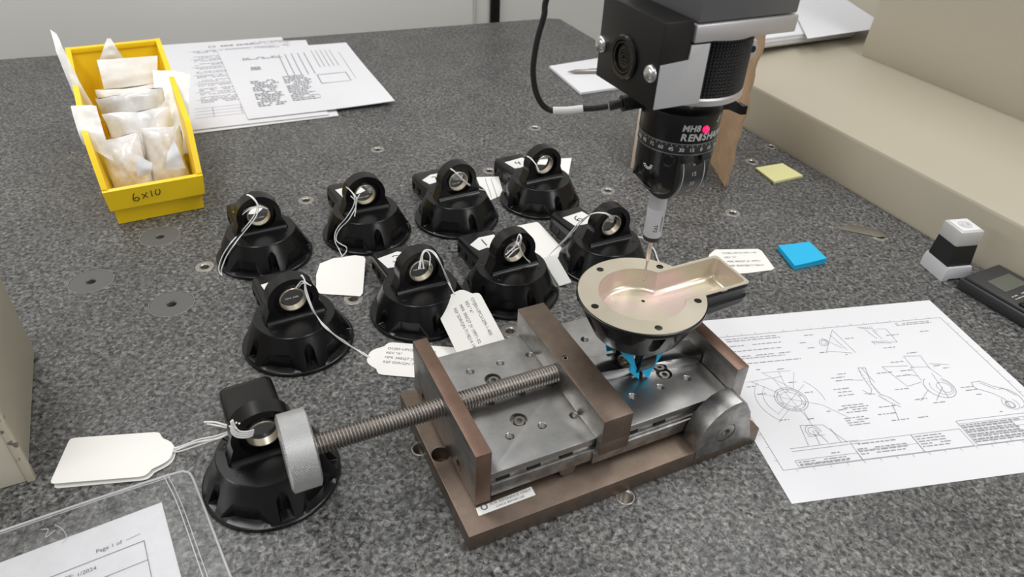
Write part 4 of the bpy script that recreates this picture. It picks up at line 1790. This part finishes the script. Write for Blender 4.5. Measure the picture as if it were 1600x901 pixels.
def onb(px, py, yb):
    """point on the cross plane yb of the bin"""
    p = BM_ @ Vector((0, yb, 0))
    n_ = RotZ(BA) @ Vector((0, 1, 0))
    return on_plane(px, py, p, n_)


film_sheet('long milky plastic strip sticking up over the left rim of the bin', [onb(128, 175, 150), onb(160, 190, 140), onb(88, 52, 190), onb(78, 46, 195)], BAG_MILKY, 9)
film_sheet('flattened milky bag drooping over the left rim of the bin', [onb(130, 225, 40), onb(178, 252, 20), onb(150, 165, 60), onb(110, 165, 70)], BAG_MILKY, 5)
film_sheet('tall milky bag standing against the rear wall of the bin', [onb(165, 150, 195), onb(245, 150, 195), onb(246, 87, 215), onb(151, 94, 215)], BAG_MILKY, 6)
film_sheet('pointed corner of plastic film rising at the rear of the bin', [onb(150, 108, 232), onb(198, 100, 232), onb(173, 60, 240), onb(167, 60, 240)], BAG_MILKY, 4)
film_sheet('dimpled milky bag standing along the right side of the bin', [onb(262, 250, 60), onb(300, 236, 60), onb(297, 116, 150), onb(238, 108, 165)], BAG_MILKY, 8)
film_sheet('white slip of paper inside a clear bag at the left of the heap', [onb(214, 276, 8), onb(236, 272, 8), onb(238, 255, 14), onb(214, 242, 18)], PAPER, 3)
film_sheet('white slip of paper inside a clear bag at the right of the heap', [onb(258, 267, 8), onb(290, 262, 8), onb(272, 218, 24), onb(262, 240, 18)], PAPER, 3)

# ------------------------------------------------------------------ papers at the back
def flat_sheet(name, label, cat, corners, z, th, mat_, wave=0.0, group=None, n=8):
    """corners in order: near left, near right, far right, far left (x, y)"""
    a, b_, c, d_ = [Vector((p[0], p[1], z)) for p in corners]
    ctr = (a + b_ + c + d_) / 4
    ctr.z = z
    m__ = MB()

    def f(u, v):
        p = (a * (1 - u) + b_ * u) * (1 - v) + (d_ * (1 - u) + c * u) * v
        lift = wave * (u ** 3) * (0.6 + 0.4 * math.cos(v * 5)) if wave else 0.0
        return tuple(p - ctr + Vector((0, 0, lift)))
    tops = [(f(i / (n - 1), j / (n - 1))) for j in range(n) for i in range(n)]
    bots = [(p[0], p[1], p[2] - th) for p in tops]
    fc = []
    K = n * n
    for j in range(n - 1):
        for i in range(n - 1):
            q = (j * n + i, j * n + i + 1, (j + 1) * n + i + 1, (j + 1) * n + i)
            fc.append(q)
            fc.append(tuple(K + k for k in reversed(q)))
    border = [i for i in range(n)] + [j * n + n - 1 for j in range(1, n)] + [(n - 1) * n + i for i in range(n - 2, -1, -1)] + [j * n for j in range(n - 2, 0, -1)]
    for i in range(len(border)):
        p_, q_ = border[i], border[(i + 1) % len(border)]
        fc.append((q_, p_, K + p_, K + q_))
    m__.faces(tops + bots, fc)
    o_ = build(name, m__, mat_)
    o_.location = ctr * S
    tag(o_, label, cat, group)
    M = Matrix.Identity(4)
    ex = (b_ - a).normalized()
    ey = Vector((-ex.y, ex.x, 0))
    M[0][0], M[1][0], M[0][1], M[1][1] = ex.x, ex.y, ey.x, ey.y
    M[0][3], M[1][3], M[2][3] = a.x - ctr.x, a.y - ctr.y, 0.0
    return o_, M


def text_lines(mbx, M, x, y, w, nl, dy, hgt=1.3, seed=1, dens=0.85):
    """rows of word-sized dashes, too small to be read in the photograph"""
    rnd = random.Random(seed)
    for i in range(nl):
        cx = x
        end = x + w * rnd.uniform(0.75, 1.0)
        while cx < end:
            ww = rnd.uniform(2.0, 7.0)
            ww = min(ww, end - cx)
            if rnd.random() < dens and ww > 0.6:
                mbx.faces([(cx, y - i * dy, 0), (cx + ww, y - i * dy, 0), (cx + ww, y - i * dy + hgt, 0), (cx, y - i * dy + hgt, 0)], [(0, 1, 2, 3)], M)
            cx += ww + 1.2


def line(mbx, M, x0, y0, x1, y1, w=0.35):
    d_ = Vector((x1 - x0, y1 - y0, 0))
    if d_.length < 1e-6:
        return
    n_ = Vector((-d_.y, d_.x, 0)).normalized() * w / 2
    mbx.faces([(x0 - n_.x, y0 - n_.y, 0), (x1 - n_.x, y1 - n_.y, 0), (x1 + n_.x, y1 + n_.y, 0), (x0 + n_.x, y0 + n_.y, 0)], [(0, 1, 2, 3)], M)


def rect(mbx, M, x0, y0, x1, y1, w=0.35):
    for q in ((x0, y0, x1, y0), (x1, y0, x1, y1), (x1, y1, x0, y1), (x0, y1, x0, y0)):
        line(mbx, M, *q, w)


def circ(mbx, M, cx, cy, r, w=0.35, n=40, a0=0, a1=360, ry=None, rot=0):
    ry = ry or r
    pts = []
    for i in range(n + 1):
        a = R(a0 + (a1 - a0) * i / n)
        x, y = r * math.cos(a), ry * math.sin(a)
        pts.append((cx + x * math.cos(R(rot)) - y * math.sin(R(rot)), cy + x * math.sin(R(rot)) + y * math.cos(R(rot))))
    for p, q in zip(pts, pts[1:]):
        line(mbx, M, *p, *q, w)


FORMS = 'printed forms beside the yellow bin'
lo1, M1 = flat_sheet('printed_sheet', 'white printed sheet lowest in the pile beside the bin', 'paper', ((-478, 925), (-274, 1022), (-415, 1373), (-660, 1292)), 1.2, 0.8, PAPER, 0, FORMS)
lo2, M2 = flat_sheet('printed_sheet', 'white form with letterhead and rows of text, beside the bin', 'paper', ((-470, 938), (-288, 1020), (-463, 1377), (-672, 1290)), 3.2, 1.0, PAPER, 0, FORMS)
mb = MB()
Mz = M2 @ T(0, 0, 0.35)
text_lines(mb, Mz, 75, 366, 70, 1, 9, 7.5, 3, 0.95)
circ(mb, Mz, 60, 370, 5.5, 1.6)
text_lines(mb, Mz, 130, 376, 70, 3, 6, 2.2, 4)
for i, y in enumerate((345, 318, 300, 278, 258, 238, 216, 196, 176, 156, 138, 120, 104)):
    text_lines(mb, Mz, 26, y, 170, 2, 6.5, 2.6 if i % 3 == 0 else 1.9, 20 + i)
    if i % 2 == 0:
        line(mb, Mz, 20, y + 6, 196, y + 6, 0.8)
for y in (40, 52, 64, 76):
    line(mb, Mz, 14, y, 200, y, 0.7)
for x in (40, 80, 120, 160):
    line(mb, Mz, x, 40, x, 76, 0.7)
build('printed_text', mb, INK_PALE, lo2, fix=False)
top3, M3 = flat_sheet('printed_sheet', 'white printed report with framed box, top of the pile beside the bin', 'paper', ((-397.3, 983.7), (-197.3, 1074.5), (-333.2, 1350.4), (-547.9, 1275.6)), 5.2, 0.8, PAPER, 3.0, FORMS, 10)
mb = MB()
Mz = M3 @ T(0, 0, 0.9)
text_lines(mb, Mz, 20, 268, 70, 2, 7, 2.4, 51)
for i in range(5):
    line(mb, Mz, 82 + 11 * i, 160, 82 + 11 * i, 275, 1.3)
    line(mb, Mz, 140 + 8 * i, 190, 140 + 8 * i, 282, 1.0)
for i in range(16):
    text_lines(mb, Mz, 20, 150 - 7.2 * i, 44, 1, 6, 3.2, 60 + i)
    text_lines(mb, Mz, 72, 158 - 7.2 * i, 44, 1, 6, 3.2, 90 + i)
rect(mb, Mz, 128, 112, 176, 154, 1.6)
text_lines(mb, Mz, 160, 66, 26, 4, 6, 2.6, 130)
line(mb, Mz, 186, 40, 186, 275, 0.8)
text_lines(mb, Mz, 28, 218, 18, 3, 6, 3.0, 131)
build('printed_text', mb, INK_PALE, top3, fix=False)

# ------------------------------------------------------------------ engineering drawing
bl = Vector((215.9, 345.1, 0))
SA = 12.0
ex, ey = Vector((math.cos(R(SA)), math.sin(R(SA)), 0)), Vector((-math.sin(R(SA)), math.cos(R(SA)), 0))
cor = [bl, bl + ex * 276, bl + ex * 274.5 + ey * 219.2, bl + ey * 217.5 + ex * 0.5]
dwg, MD = flat_sheet('engineering_drawing', 'white engineering drawing sheet with outline views and title block, half under the vise corner', 'drawing', [(p.x, p.y) for p in cor], 0.5, 0.35, PAPER, 0)
mb = MB()
Mz = MD @ T(0, 0, 0.25)
# frame
rect(mb, Mz, 8.9, 30.3, 266, 190.5, 0.4)
for i in range(17):
    x = 20 + i * 14.6
    line(mb, Mz, x, 30.3, x, 27.3, 0.3)
    line(mb, Mz, x, 190.5, x, 193.5, 0.3)
for i in range(11):
    y = 40 + i * 14
    line(mb, Mz, 266, y, 269, y, 0.3)
    line(mb, Mz, 8.9, y, 6, y, 0.3)
text_lines(mb, Mz, 212, 186.5, 50, 2, 2.4, 0.9, 200)
# notes
for i, y in enumerate((186, 183, 176, 168.5, 161, 158, 151)):
    text_lines(mb, Mz, 30, y, 62, 1, 3, 0.9, 210 + i)
# round flange view with dimensions
for r, w in ((14.2, 0.5), (12.2, 0.4), (9.0, 0.35)):
    circ(mb, Mz, 54, 102.5, r, w)
for k in range(6):
    a = R(20 + 60 * k)
    circ(mb, Mz, 54 + 11.0 * math.cos(a), 102.5 + 11.0 * math.sin(a), 1.1, 0.35, 10)
    line(mb, Mz, 54, 102.5, 54 + 26 * math.cos(a + 0.3), 102.5 + 26 * math.sin(a + 0.3), 0.28)
circ(mb, Mz, 54, 102.5, 31, 0.3, 30, 130, 225)
circ(mb, Mz, 54, 102.5, 24, 0.3, 30, 130, 215)
circ(mb, Mz, 54, 102.5, 30, 0.3, 20, -10, 42)
for q in ((44, 138, 64, 112), (60, 138, 57, 116), (74, 135, 62, 114), (29.8, 78.5, 47, 92), (29, 128, 46, 112), (56, 70, 58, 88), (78, 92, 92, 76), (43, 138, 72, 137), (24, 128, 60, 131)):
    line(mb, Mz, *q, 0.3)
for i, (x, y) in enumerate(((36, 142), (60, 140), (22, 122), (27, 112), (26, 104), (62, 122), (70, 108), (80, 95), (32, 80), (56, 78), (74, 84), (88, 84))):
    text_lines(mb, Mz, x, y, 9, 1, 2, 0.9, 230 + i)
text_lines(mb, Mz, 88, 74, 22, 4, 2.6, 0.9, 250)
text_lines(mb, Mz, 94, 88, 24, 4, 2.6, 0.9, 251)
# small section views
for q in ((142.7, 186.6, 120, 158), (120, 158, 143.5, 151.8), (142.7, 186.6, 147, 152), (125, 176, 138, 160), (136, 180, 141, 157)):
    line(mb, Mz, *q, 0.35)
circ(mb, Mz, 124, 170, 5.5, 0.45, 24, 0, 360, 3.8, 40)
circ(mb, Mz, 124, 170, 3.2, 0.35, 20, 0, 360, 2.2, 40)
for i, (x, y) in enumerate(((100, 172), (104, 164), (112, 156), (128, 150), (148, 172), (110, 182))):
    text_lines(mb, Mz, x, y, 10, 1, 2, 0.9, 260 + i)
for q in ((170, 187, 185, 183), (185, 183, 186, 178), (176, 183, 180, 168), (183, 181, 185, 167), (172, 165, 190, 160), (172, 165, 173, 160), (198, 181, 197, 161), (188, 182, 198, 181), (188, 162, 197, 161)):
    line(mb, Mz, *q, 0.4)
for k in range(7):
    line(mb, Mz, 171 + 2.2 * k, 184, 173 + 2.2 * k, 187, 0.25)
    line(mb, Mz, 173 + 2.2 * k, 161, 175 + 2.2 * k, 165, 0.25)
text_lines(mb, Mz, 192, 171, 14, 1, 2, 0.9, 270)
text_lines(mb, Mz, 178, 154, 14, 1, 2, 0.9, 271)
text_lines(mb, Mz, 230, 172, 10, 1, 2, 1.0, 272)
# long section through the middle
for q in ((136.9, 131.9, 143.8, 131), (136.9, 131.9, 134, 120), (143.8, 131, 137, 112), (134, 120, 133, 104), (137, 112, 136.5, 98), (136.5, 98, 143, 92), (143, 92, 147, 83), (133, 104, 128, 98), (128, 98, 124, 104), (134, 96, 140, 86), (140, 86, 146, 80), (120, 118, 132, 116), (134.6, 66.7, 140, 84), (122.3, 99.8, 133, 98), (140, 131, 141, 112)):
    line(mb, Mz, *q, 0.45)
for k in range(9):
    line(mb, Mz, 134 + 0.25 * k, 128 - 4.5 * k, 137 + 0.2 * k, 126 - 4.5 * k, 0.25)
for i, (x, y) in enumerate(((106, 126), (104, 122), (106, 118), (98, 108), (100, 104), (98, 100), (150, 122), (154, 100), (126, 82), (120, 74), (128, 66), (146, 66))):
    text_lines(mb, Mz, x, y, 18, 1, 2, 0.9, 280 + i)
# top view with tail
for q in ((160.3, 130, 168, 103), (160.3, 130, 186, 128), (168, 103, 184, 106), (190, 141, 189, 124), (207, 139, 204, 122), (190, 141, 207, 139), (187, 126, 204, 124), (187, 126, 186, 108), (204, 124, 208, 110), (208, 128, 226, 124), (176, 118, 186, 114), (183, 83, 200, 98), (196, 84, 202, 116), (168, 84, 184, 96)):
    line(mb, Mz, *q, 0.38)
circ(mb, Mz, 197, 98, 13.5, 0.5, 36, 120, 410)
circ(mb, Mz, 201, 97, 6.5, 0.35, 24)
circ(mb, Mz, 199, 98, 10, 0.3, 30, 140, 420)
for i, (x, y) in enumerate(((172, 134), (174, 122), (166, 116), (210, 124), (212, 120), (164, 86), (178, 80), (216, 94), (218, 90), (196, 144))):
    text_lines(mb, Mz, x, y, 15, 1, 2, 0.9, 300 + i)
# picture view of the part
for q in ((230, 99, 240, 100), (230, 99, 229, 92), (229, 92, 240, 84), (240, 100, 247, 92), (240, 84, 246, 76), (247, 92, 255, 88), (238, 98, 247, 88), (246, 76, 244, 66), (255, 88, 260, 78)):
    line(mb, Mz, *q, 0.45)
circ(mb, Mz, 252, 76, 10, 0.5, 30, -90, 110, 12)
circ(mb, Mz, 246, 69, 3.8, 0.9, 24)
circ(mb, Mz, 247, 70, 7, 0.35, 24, 120, 400)
text_lines(mb, Mz, 224, 84, 8, 1, 2, 0.9, 320)
text_lines(mb, Mz, 230, 62, 10, 1, 2, 0.9, 321)
# small bottom-left view
for q in ((46, 72.5, 66, 70.5), (46, 72.5, 42, 51), (66, 70.5, 76, 49.5), (25, 50, 86, 50.5), (25, 47, 86, 47.5), (52, 51, 54, 66), (60, 52, 56, 66), (70, 66, 71, 50), (46, 60, 62, 60)):
    line(mb, Mz, *q, 0.4)
circ(mb, Mz, 54, 65, 6.5, 0.4, 24, -20, 220)
circ(mb, Mz, 54, 65, 4.2, 0.4, 24)
text_lines(mb, Mz, 50, 40.5, 14, 1, 2, 0.9, 330)
# title block
rect(mb, Mz, 23, 31, 78, 38, 0.35)
text_lines(mb, Mz, 25, 35.4, 50, 2, 2.2, 1.0, 340, 0.95)
text_lines(mb, Mz, 25, 32.2, 50, 1, 2.2, 1.0, 344, 0.95)
rect(mb, Mz, 78, 31, 134, 49.5, 0.35)
text_lines(mb, Mz, 80, 46, 40, 1, 2, 1.1, 345)
text_lines(mb, Mz, 80, 41, 50, 3, 2.6, 1.0, 346, 0.95)
line(mb, Mz, 78, 40, 134, 40, 0.3)
rect(mb, Mz, 134, 31, 180, 49.5, 0.35)
text_lines(mb, Mz, 136, 46.4, 30, 5, 2.7, 1.0, 350, 0.95)
rect(mb, Mz, 183, 31, 266, 58, 0.4)
for y in (36, 41, 46, 51, 54.5):
    line(mb, Mz, 183, y, 266, y, 0.3)
for x in (200, 216, 232, 246):
    line(mb, Mz, x, 31, x, 54.5, 0.3)
text_lines(mb, Mz, 184, 52, 60, 8, 2.6, 1.3, 360, 0.95)
build('printed_drawing', mb, INK_PALE, dwg, fix=False)

# ------------------------------------------------------------------ vinyl sleeve with a sheet, lower left
sv = thing('document_sleeve', 'clear vinyl sleeve with welded edge holding a white form, at the corner of the plate', 'sleeve', at(200, 860))
SO = at(200, 860)
E0 = at(252.9, 785)
dS = Vector((-math.cos(R(32.28)), -math.sin(R(32.28)), 0))        # along the top edge, to the left
eS = Vector((math.cos(R(-57.0)), math.sin(R(-57.0)), 0))           # down the right edge


def sp(a, b_, z=0.0):
    return E0 + dS * a + eS * b_ + Vector((0, 0, z)) - SO


m_ = MB()
rc_ = [(-12, -22.5), (-20, -20), (-23.5, -14), (-25.0, 10), (-27.5, 70), (-31, 150), (230, 190), (230, -29), (100, -26.5), (40, -25)]


def flat_poly(m__, pts, z0, z1):
    n_ = len(pts)
    co = [tuple(sp(a, b_, z0)) for a, b_ in pts] + [tuple(sp(a, b_, z1)) for a, b_ in pts]
    m__.faces(co, [tuple(range(n_ - 1, -1, -1)), tuple(range(n_, 2 * n_))] + [(i, (i + 1) % n_, n_ + (i + 1) % n_, n_ + i) for i in range(n_)])


flat_poly(m_, rc_, 1.6, 1.9)
build('top_film', m_, SLEEVE, sv)
m_ = MB()
edge = [sp(a, b_, 1.4) for a, b_ in ((150, -27.4), (100, -26.0), (40, -24.5), (-12, -22.0), (-20, -19.5), (-23.2, -13.5), (-24.6, 10), (-27.0, 70), (-30.5, 150))]
m_.tube(edge, 0.9, 8)
m_.tube([sp(a, b_, 1.8) for a, b_ in ((-6, -21), (-9.5, 10), (-12, 70), (-15, 150))], 0.45, 6)
m_.tube([sp(a, b_, 1.8) for a, b_ in ((-8.5, -21), (-12, 10), (-14.5, 70), (-17.5, 150))], 0.35, 6)
m_.tube([sp(a, b_, 1.8) for a, b_ in ((150, -24.4), (40, -22), (-10, -19.5))], 0.35, 6)
m_.tube([sp(a, b_, 1.9) for a, b_ in ((66, -14), (62, -8), (60, 0), (63, 4))], 0.3, 5)
m_.tube([sp(a, b_, 1.9) for a, b_ in ((74, -14), (70, -12), (72, -6), (66, -9))], 0.3, 5)
build('welded_edge', m_, SLEEVE_EDGE, sv)
m_ = MB()
flat_poly(m_, [(0, 0), (0, 150), (220, 150), (220, 0)], 0.3, 0.6)
sh = build('form_sheet', m_, PAPER, sv)
m_ = MB()
ang_s = math.degrees(math.atan2(-dS.y, -dS.x))
q = sp(-(-44.3), 21.3, 0.9)
Ms = T(*sp(0, 0, 0.95)) @ RotZ(ang_s)          # x to the right along the top edge (negative inside), y up
m_.text('Page 1 of', 4.3, Ms @ T(-44.5, -21.5), 'LEFT')
line(m_, Ms, -26, -21.5, -17, -20.6, 0.3)
rect(m_, Ms, -190, -140, -15.6, -27.6, 0.45)
line(m_, Ms, -190, -44.2, -15.6, -44.2, 0.45)
line(m_, Ms, -40, -44.2, -40, -58, 0.4)
m_.text('DATE:', 4.2, Ms @ T(-70, -33.5), 'LEFT')
m_.text('1/2024', 4.2, Ms @ T(-57, -34.3), 'LEFT')
build('printed_text', m_, INK, sh, fix=False)

# ------------------------------------------------------------------ small things on the plate
# note pad with pen at the back
pad4 = P((858, 107, 0), (907, 149, 0), (990, 137, 0), (950, 92, 0))
pc = sum(pad4, Vector()) / 4
m_ = MB()
m_.prism([tuple((p - pc)[:2]) for p in pad4], 0.3, 5.0, None, 0.6)
o = build('writing_pad', m_, PAPER)
o.location = pc * S
tag(o, 'blank white writing pad lying behind the probe head', 'pad')
p0, p1 = at(887, 112, 9.0), at(945, 111, 9.0)
m_ = MB()
L_ = (p1 - p0).length
q = (p1 - p0).to_track_quat('Z', 'Y').to_matrix().to_4x4()
m_.lathe([(0.4, 0), (2.6, 10), (3.6, 14), (3.8, L_ * 0.7), (3.4, L_), (0, L_ + 1)], 18, q, 0, False)
pen = thing('metal_pen', 'slim metal pen lying on the white writing pad', 'pen', p0)
build('pen_barrel', m_, material('pen_metal', (0.30, 0.29, 0.27), 0.35, 0.9), pen)
m_ = MB()
m_.box(-0.9, 0.9, 3.2, 4.9, L_ * 0.55, L_ - 1, q)
build('pen_clip', m_, STEEL_DARK, pen)

# sticky notes
def note_pad(name, px, z0, h_, mat_, label, curl=0.0, layers=1):
    c4 = P(*[(x, y, 0) for x, y in px])
    c = sum(c4, Vector()) / 4
    root = thing(name, label, 'sticky notes', c)
    for k in range(layers):
        m__ = MB()
        zz = z0 + h_ * k / layers
        a, b_, d_, e_ = [p - c for p in c4]
        js = random.Random(k)
        sh_ = Vector((js.uniform(-0.4, 0.4), js.uniform(-0.4, 0.4), 0)) if layers > 1 else Vector()
        n_ = 7

        def f(u, v, top):
            p = (a * (1 - u) + b_ * u) * (1 - v) + (e_ * (1 - u) + d_ * u) * v + sh_
            w_ = curl * (u ** 2) * (k + 1) / layers
            return (p.x, p.y, zz + w_ + (h_ / layers * 0.9 if top else 0))
        t_ = [f(i / (n_ - 1), j / (n_ - 1), True) for j in range(n_) for i in range(n_)]
        b2 = [f(i / (n_ - 1), j / (n_ - 1), False) for j in range(n_) for i in range(n_)]
        K = n_ * n_
        fc = []
        for j in range(n_ - 1):
            for i in range(n_ - 1):
                q_ = (j * n_ + i, j * n_ + i + 1, (j + 1) * n_ + i + 1, (j + 1) * n_ + i)
                fc += [q_, tuple(K + x for x in reversed(q_))]
        bd = list(range(n_)) + [j * n_ + n_ - 1 for j in range(1, n_)] + [(n_ - 1) * n_ + i for i in range(n_ - 2, -1, -1)] + [j * n_ for j in range(n_ - 2, 0, -1)]
        for i in range(len(bd)):
            p_, q_ = bd[i], bd[(i + 1) % len(bd)]
            fc.append((q_, p_, K + p_, K + q_))
        m__.faces(t_ + b2, fc)
        build('note_layer', m__, mat_, root)
    return root


note_pad('sticky_notes', ((1209, 287), (1254, 277), (1222, 258), (1180, 265)), 0.2, 3.0, NOTE_YELLOW, 'small pad of pale yellow sticky notes on the granite near the cardboard', 0, 2)
note_pad('sticky_notes', ((1240, 422), (1289, 412), (1262, 386), (1214, 390)), 0.2, 6.0, BLUE, 'small pad of bright blue sticky notes beside the drawing', 1.6, 4)

# utility blade
c4 = P((1309, 358, 0), (1372, 371, 0), (1388, 370, 0), (1365, 358, 0), (1326, 351, 0))
c = sum(c4, Vector()) / 5
m_ = MB()
m_.prism([tuple((p - c)[:2]) for p in c4], 0.3, 1.1, None, 0.2)
o = build('utility_blade', m_, material('blade_steel', (0.36, 0.34, 0.30), 0.3, 0.9))
o.location = c * S
tag(o, 'loose utility knife blade lying on the granite near the beige casting', 'blade')

# self-inking stamp
sa0 = Vector((467.7, 652.5, 0))
stamp = thing('ink_stamp', 'black and grey self-inking stamp standing beside the beige casting', 'stamp', sa0, (0, 0, R(13)))
m_ = MB()
W1, D1 = 33.0, 37.0
fc_ = [(0, 0.2), (7, 0.2), (7, 4), (26, 4), (26, 0.2), (33, 0.2), (33, 12), (31, 17.5), (2, 17.5), (0, 12)]
m_.prism(fc_, 0, D1, HM, 0.8)
build('stamp_base', m_, LIGHT_PLASTIC, stamp)
m_ = MB()
m_.loft([[(2, 3, 17), (31, 3, 17), (31, 34, 17), (2, 34, 17)], [(3, 5, 42), (30, 5, 42), (30, 32, 42), (3, 32, 42)]])
build('stamp_body', m_, BLACK_PLASTIC, stamp)
m_ = MB()
m_.box(2, 31, 4, 33, 41.5, 60, None, 2.5)
capo = build('stamp_cap', m_, SMOKE_PLASTIC, stamp)
m_ = MB()
m_.box(5, 28, 7, 30, 60.05, 60.5, None, 0.1)
ci_ = build('index_card', m_, PAPER, capo)
m_ = MB()
circ(m_, T(16.5, 18.5, 60.75), 0, 0, 6.5, 0.5)
circ(m_, T(16.5, 18.5, 60.75), 0, 0, 4.0, 0.4)
line(m_, T(16.5, 18.5, 60.75), -5, -1, 5, -1, 0.4)
line(m_, T(16.5, 18.5, 60.75), -5, 1, 5, 1, 0.4)
build('stamp_print', m_, INK_PALE, capo, fix=False)

# calculator at the right edge
c0 = Vector((478, 643, 0))
calc = thing('pocket_calculator', 'charcoal calculator with small grey display lying at the right beside the stamp', 'calculator', c0, (0, 0, R(29)))
m_ = MB()
m_.box(0, 64, -112, 0, 0.3, 13, None, 2.5)
m_.box(3, 61, -109, -3, 12.5, 16.5, None, 2.0)
build('calculator_case', m_, CALC, calc)
m_ = MB()
m_.box(15, 52, -41, -20, 16.4, 17.0, None, 0.3)
dsp = build('display', m_, LCD, calc)
m_ = MB()
text_lines(m_, T(12, -50, 16.8), 0, 0, 50, 2, 4, 1.4, 400)
build('key_legend', m_, GREY_PRINT, calc, fix=False)
first = None
for r_ in range(3):
    for c_ in range(4):
        if first is None:
            m_ = MB()
            m_.box(-5.5, 5.5, -4, 4, 0, 3.2, None, 1.0)
            first = o = build('key', m_, BLACK_GLOSS, calc)
        else:
            o = first.copy()
            COL.objects.link(o)
        o.location = ((11 + 14 * c_) * S, (-64 - 15 * r_) * S, 16.3 * S)

# cardboard standing behind the probe
cbp = [at(988, 263), Vector((168, 962, 0)), Vector((190, 1010, 0)), Vector((232, 1015, 0)), Vector((262, 975, 0)), at(1112, 255), at(1137, 297)]
line_pts = spline(cbp, 8)
cb0 = cbp[3].copy()
cardb = thing('cardboard_piece', 'torn piece of brown cardboard standing curled behind the probe head', 'cardboard', cb0)
m_ = MB()
loopsA = []
nn = len(line_pts)
rnd = random.Random(5)
nzv = 26
co, fc = [], []
for j in range(nzv):
    tz = j / (nzv - 1)
    for i, p in enumerate(line_pts):
        s_ = i / (nn - 1)
        top = 84 + 150 * min(1, max(0, (s_ - 0.15) / 0.6))
        q_ = p - cb0
        if i == nn - 1:
            prev = (line_pts[-1] - line_pts[-4]).normalized()
            wob = 1.6 * math.sin(tz * 17) + 1.3 * math.sin(tz * 41 + 1) + (-5 * (1 - tz) ** 3) - 1.5 * tz
            q_ = q_ + Vector((prev.x * 0.2 + 0.75, prev.y * 0.3 - 0.2, 0)) * wob
        co.append((q_.x, q_.y, 0.4 + tz * top))
for j in range(nzv - 1):
    for i in range(nn - 1):
        fc.append((j * nn + i, j * nn + i + 1, (j + 1) * nn + i + 1, (j + 1) * nn + i))
m_.faces(co, fc)
o = build('card_sheet', m_, CARDBOARD, cardb, 60)
sm = o.modifiers.new('s', 'SOLIDIFY')
sm.thickness = 0.003
sm.offset = 0
m_ = MB()
p0 = cbp[0] - cb0
m_.box(-2.6, 2.6, -1.6, 1.6, 0.5, 84, T(p0.x, p0.y) @ RotZ(-8), 0.4)
build('cut_edge', m_, CARD_EDGE, cardb)

# paper stack on the ledge behind the quill
def ledge_sheet(corners, z, th, label, name='paper_stack', mat_=PAPER, wave=0, group='papers on the beige ledge'):
    return flat_sheet(name, label, 'paper', corners, z, th, mat_, wave, group, 6)


zb = 80.0
base4 = [at(1130, 84, zb), at(1332, 58, zb), at(1302, -34, zb), at(1120, -20, zb)]
for k, lb in enumerate(('lowest document stack on the beige ledge', 'second document stack from the bottom on the beige ledge', 'third document stack from the bottom on the beige ledge', 'uppermost thick document stack on the beige ledge, under a loose sheet')):
    off = Vector((2.5 * math.sin(k * 2.1), 3 * math.cos(k * 1.7), 0))
    ledge_sheet([tuple((p + off)[:2]) for p in base4], zb + 3.6 + 4.2 * k, 3.6, lb)
zt_ = 100.0
t4 = [at(1262, 60, zt_), at(1388, 42, zt_), at(1305, -12, zt_), at(1228, -10, zt_)]
ledge_sheet([tuple(p[:2]) for p in t4], zt_, 0.6, 'loose white sheet sticking out from the top of the ledge papers', 'loose_sheet')
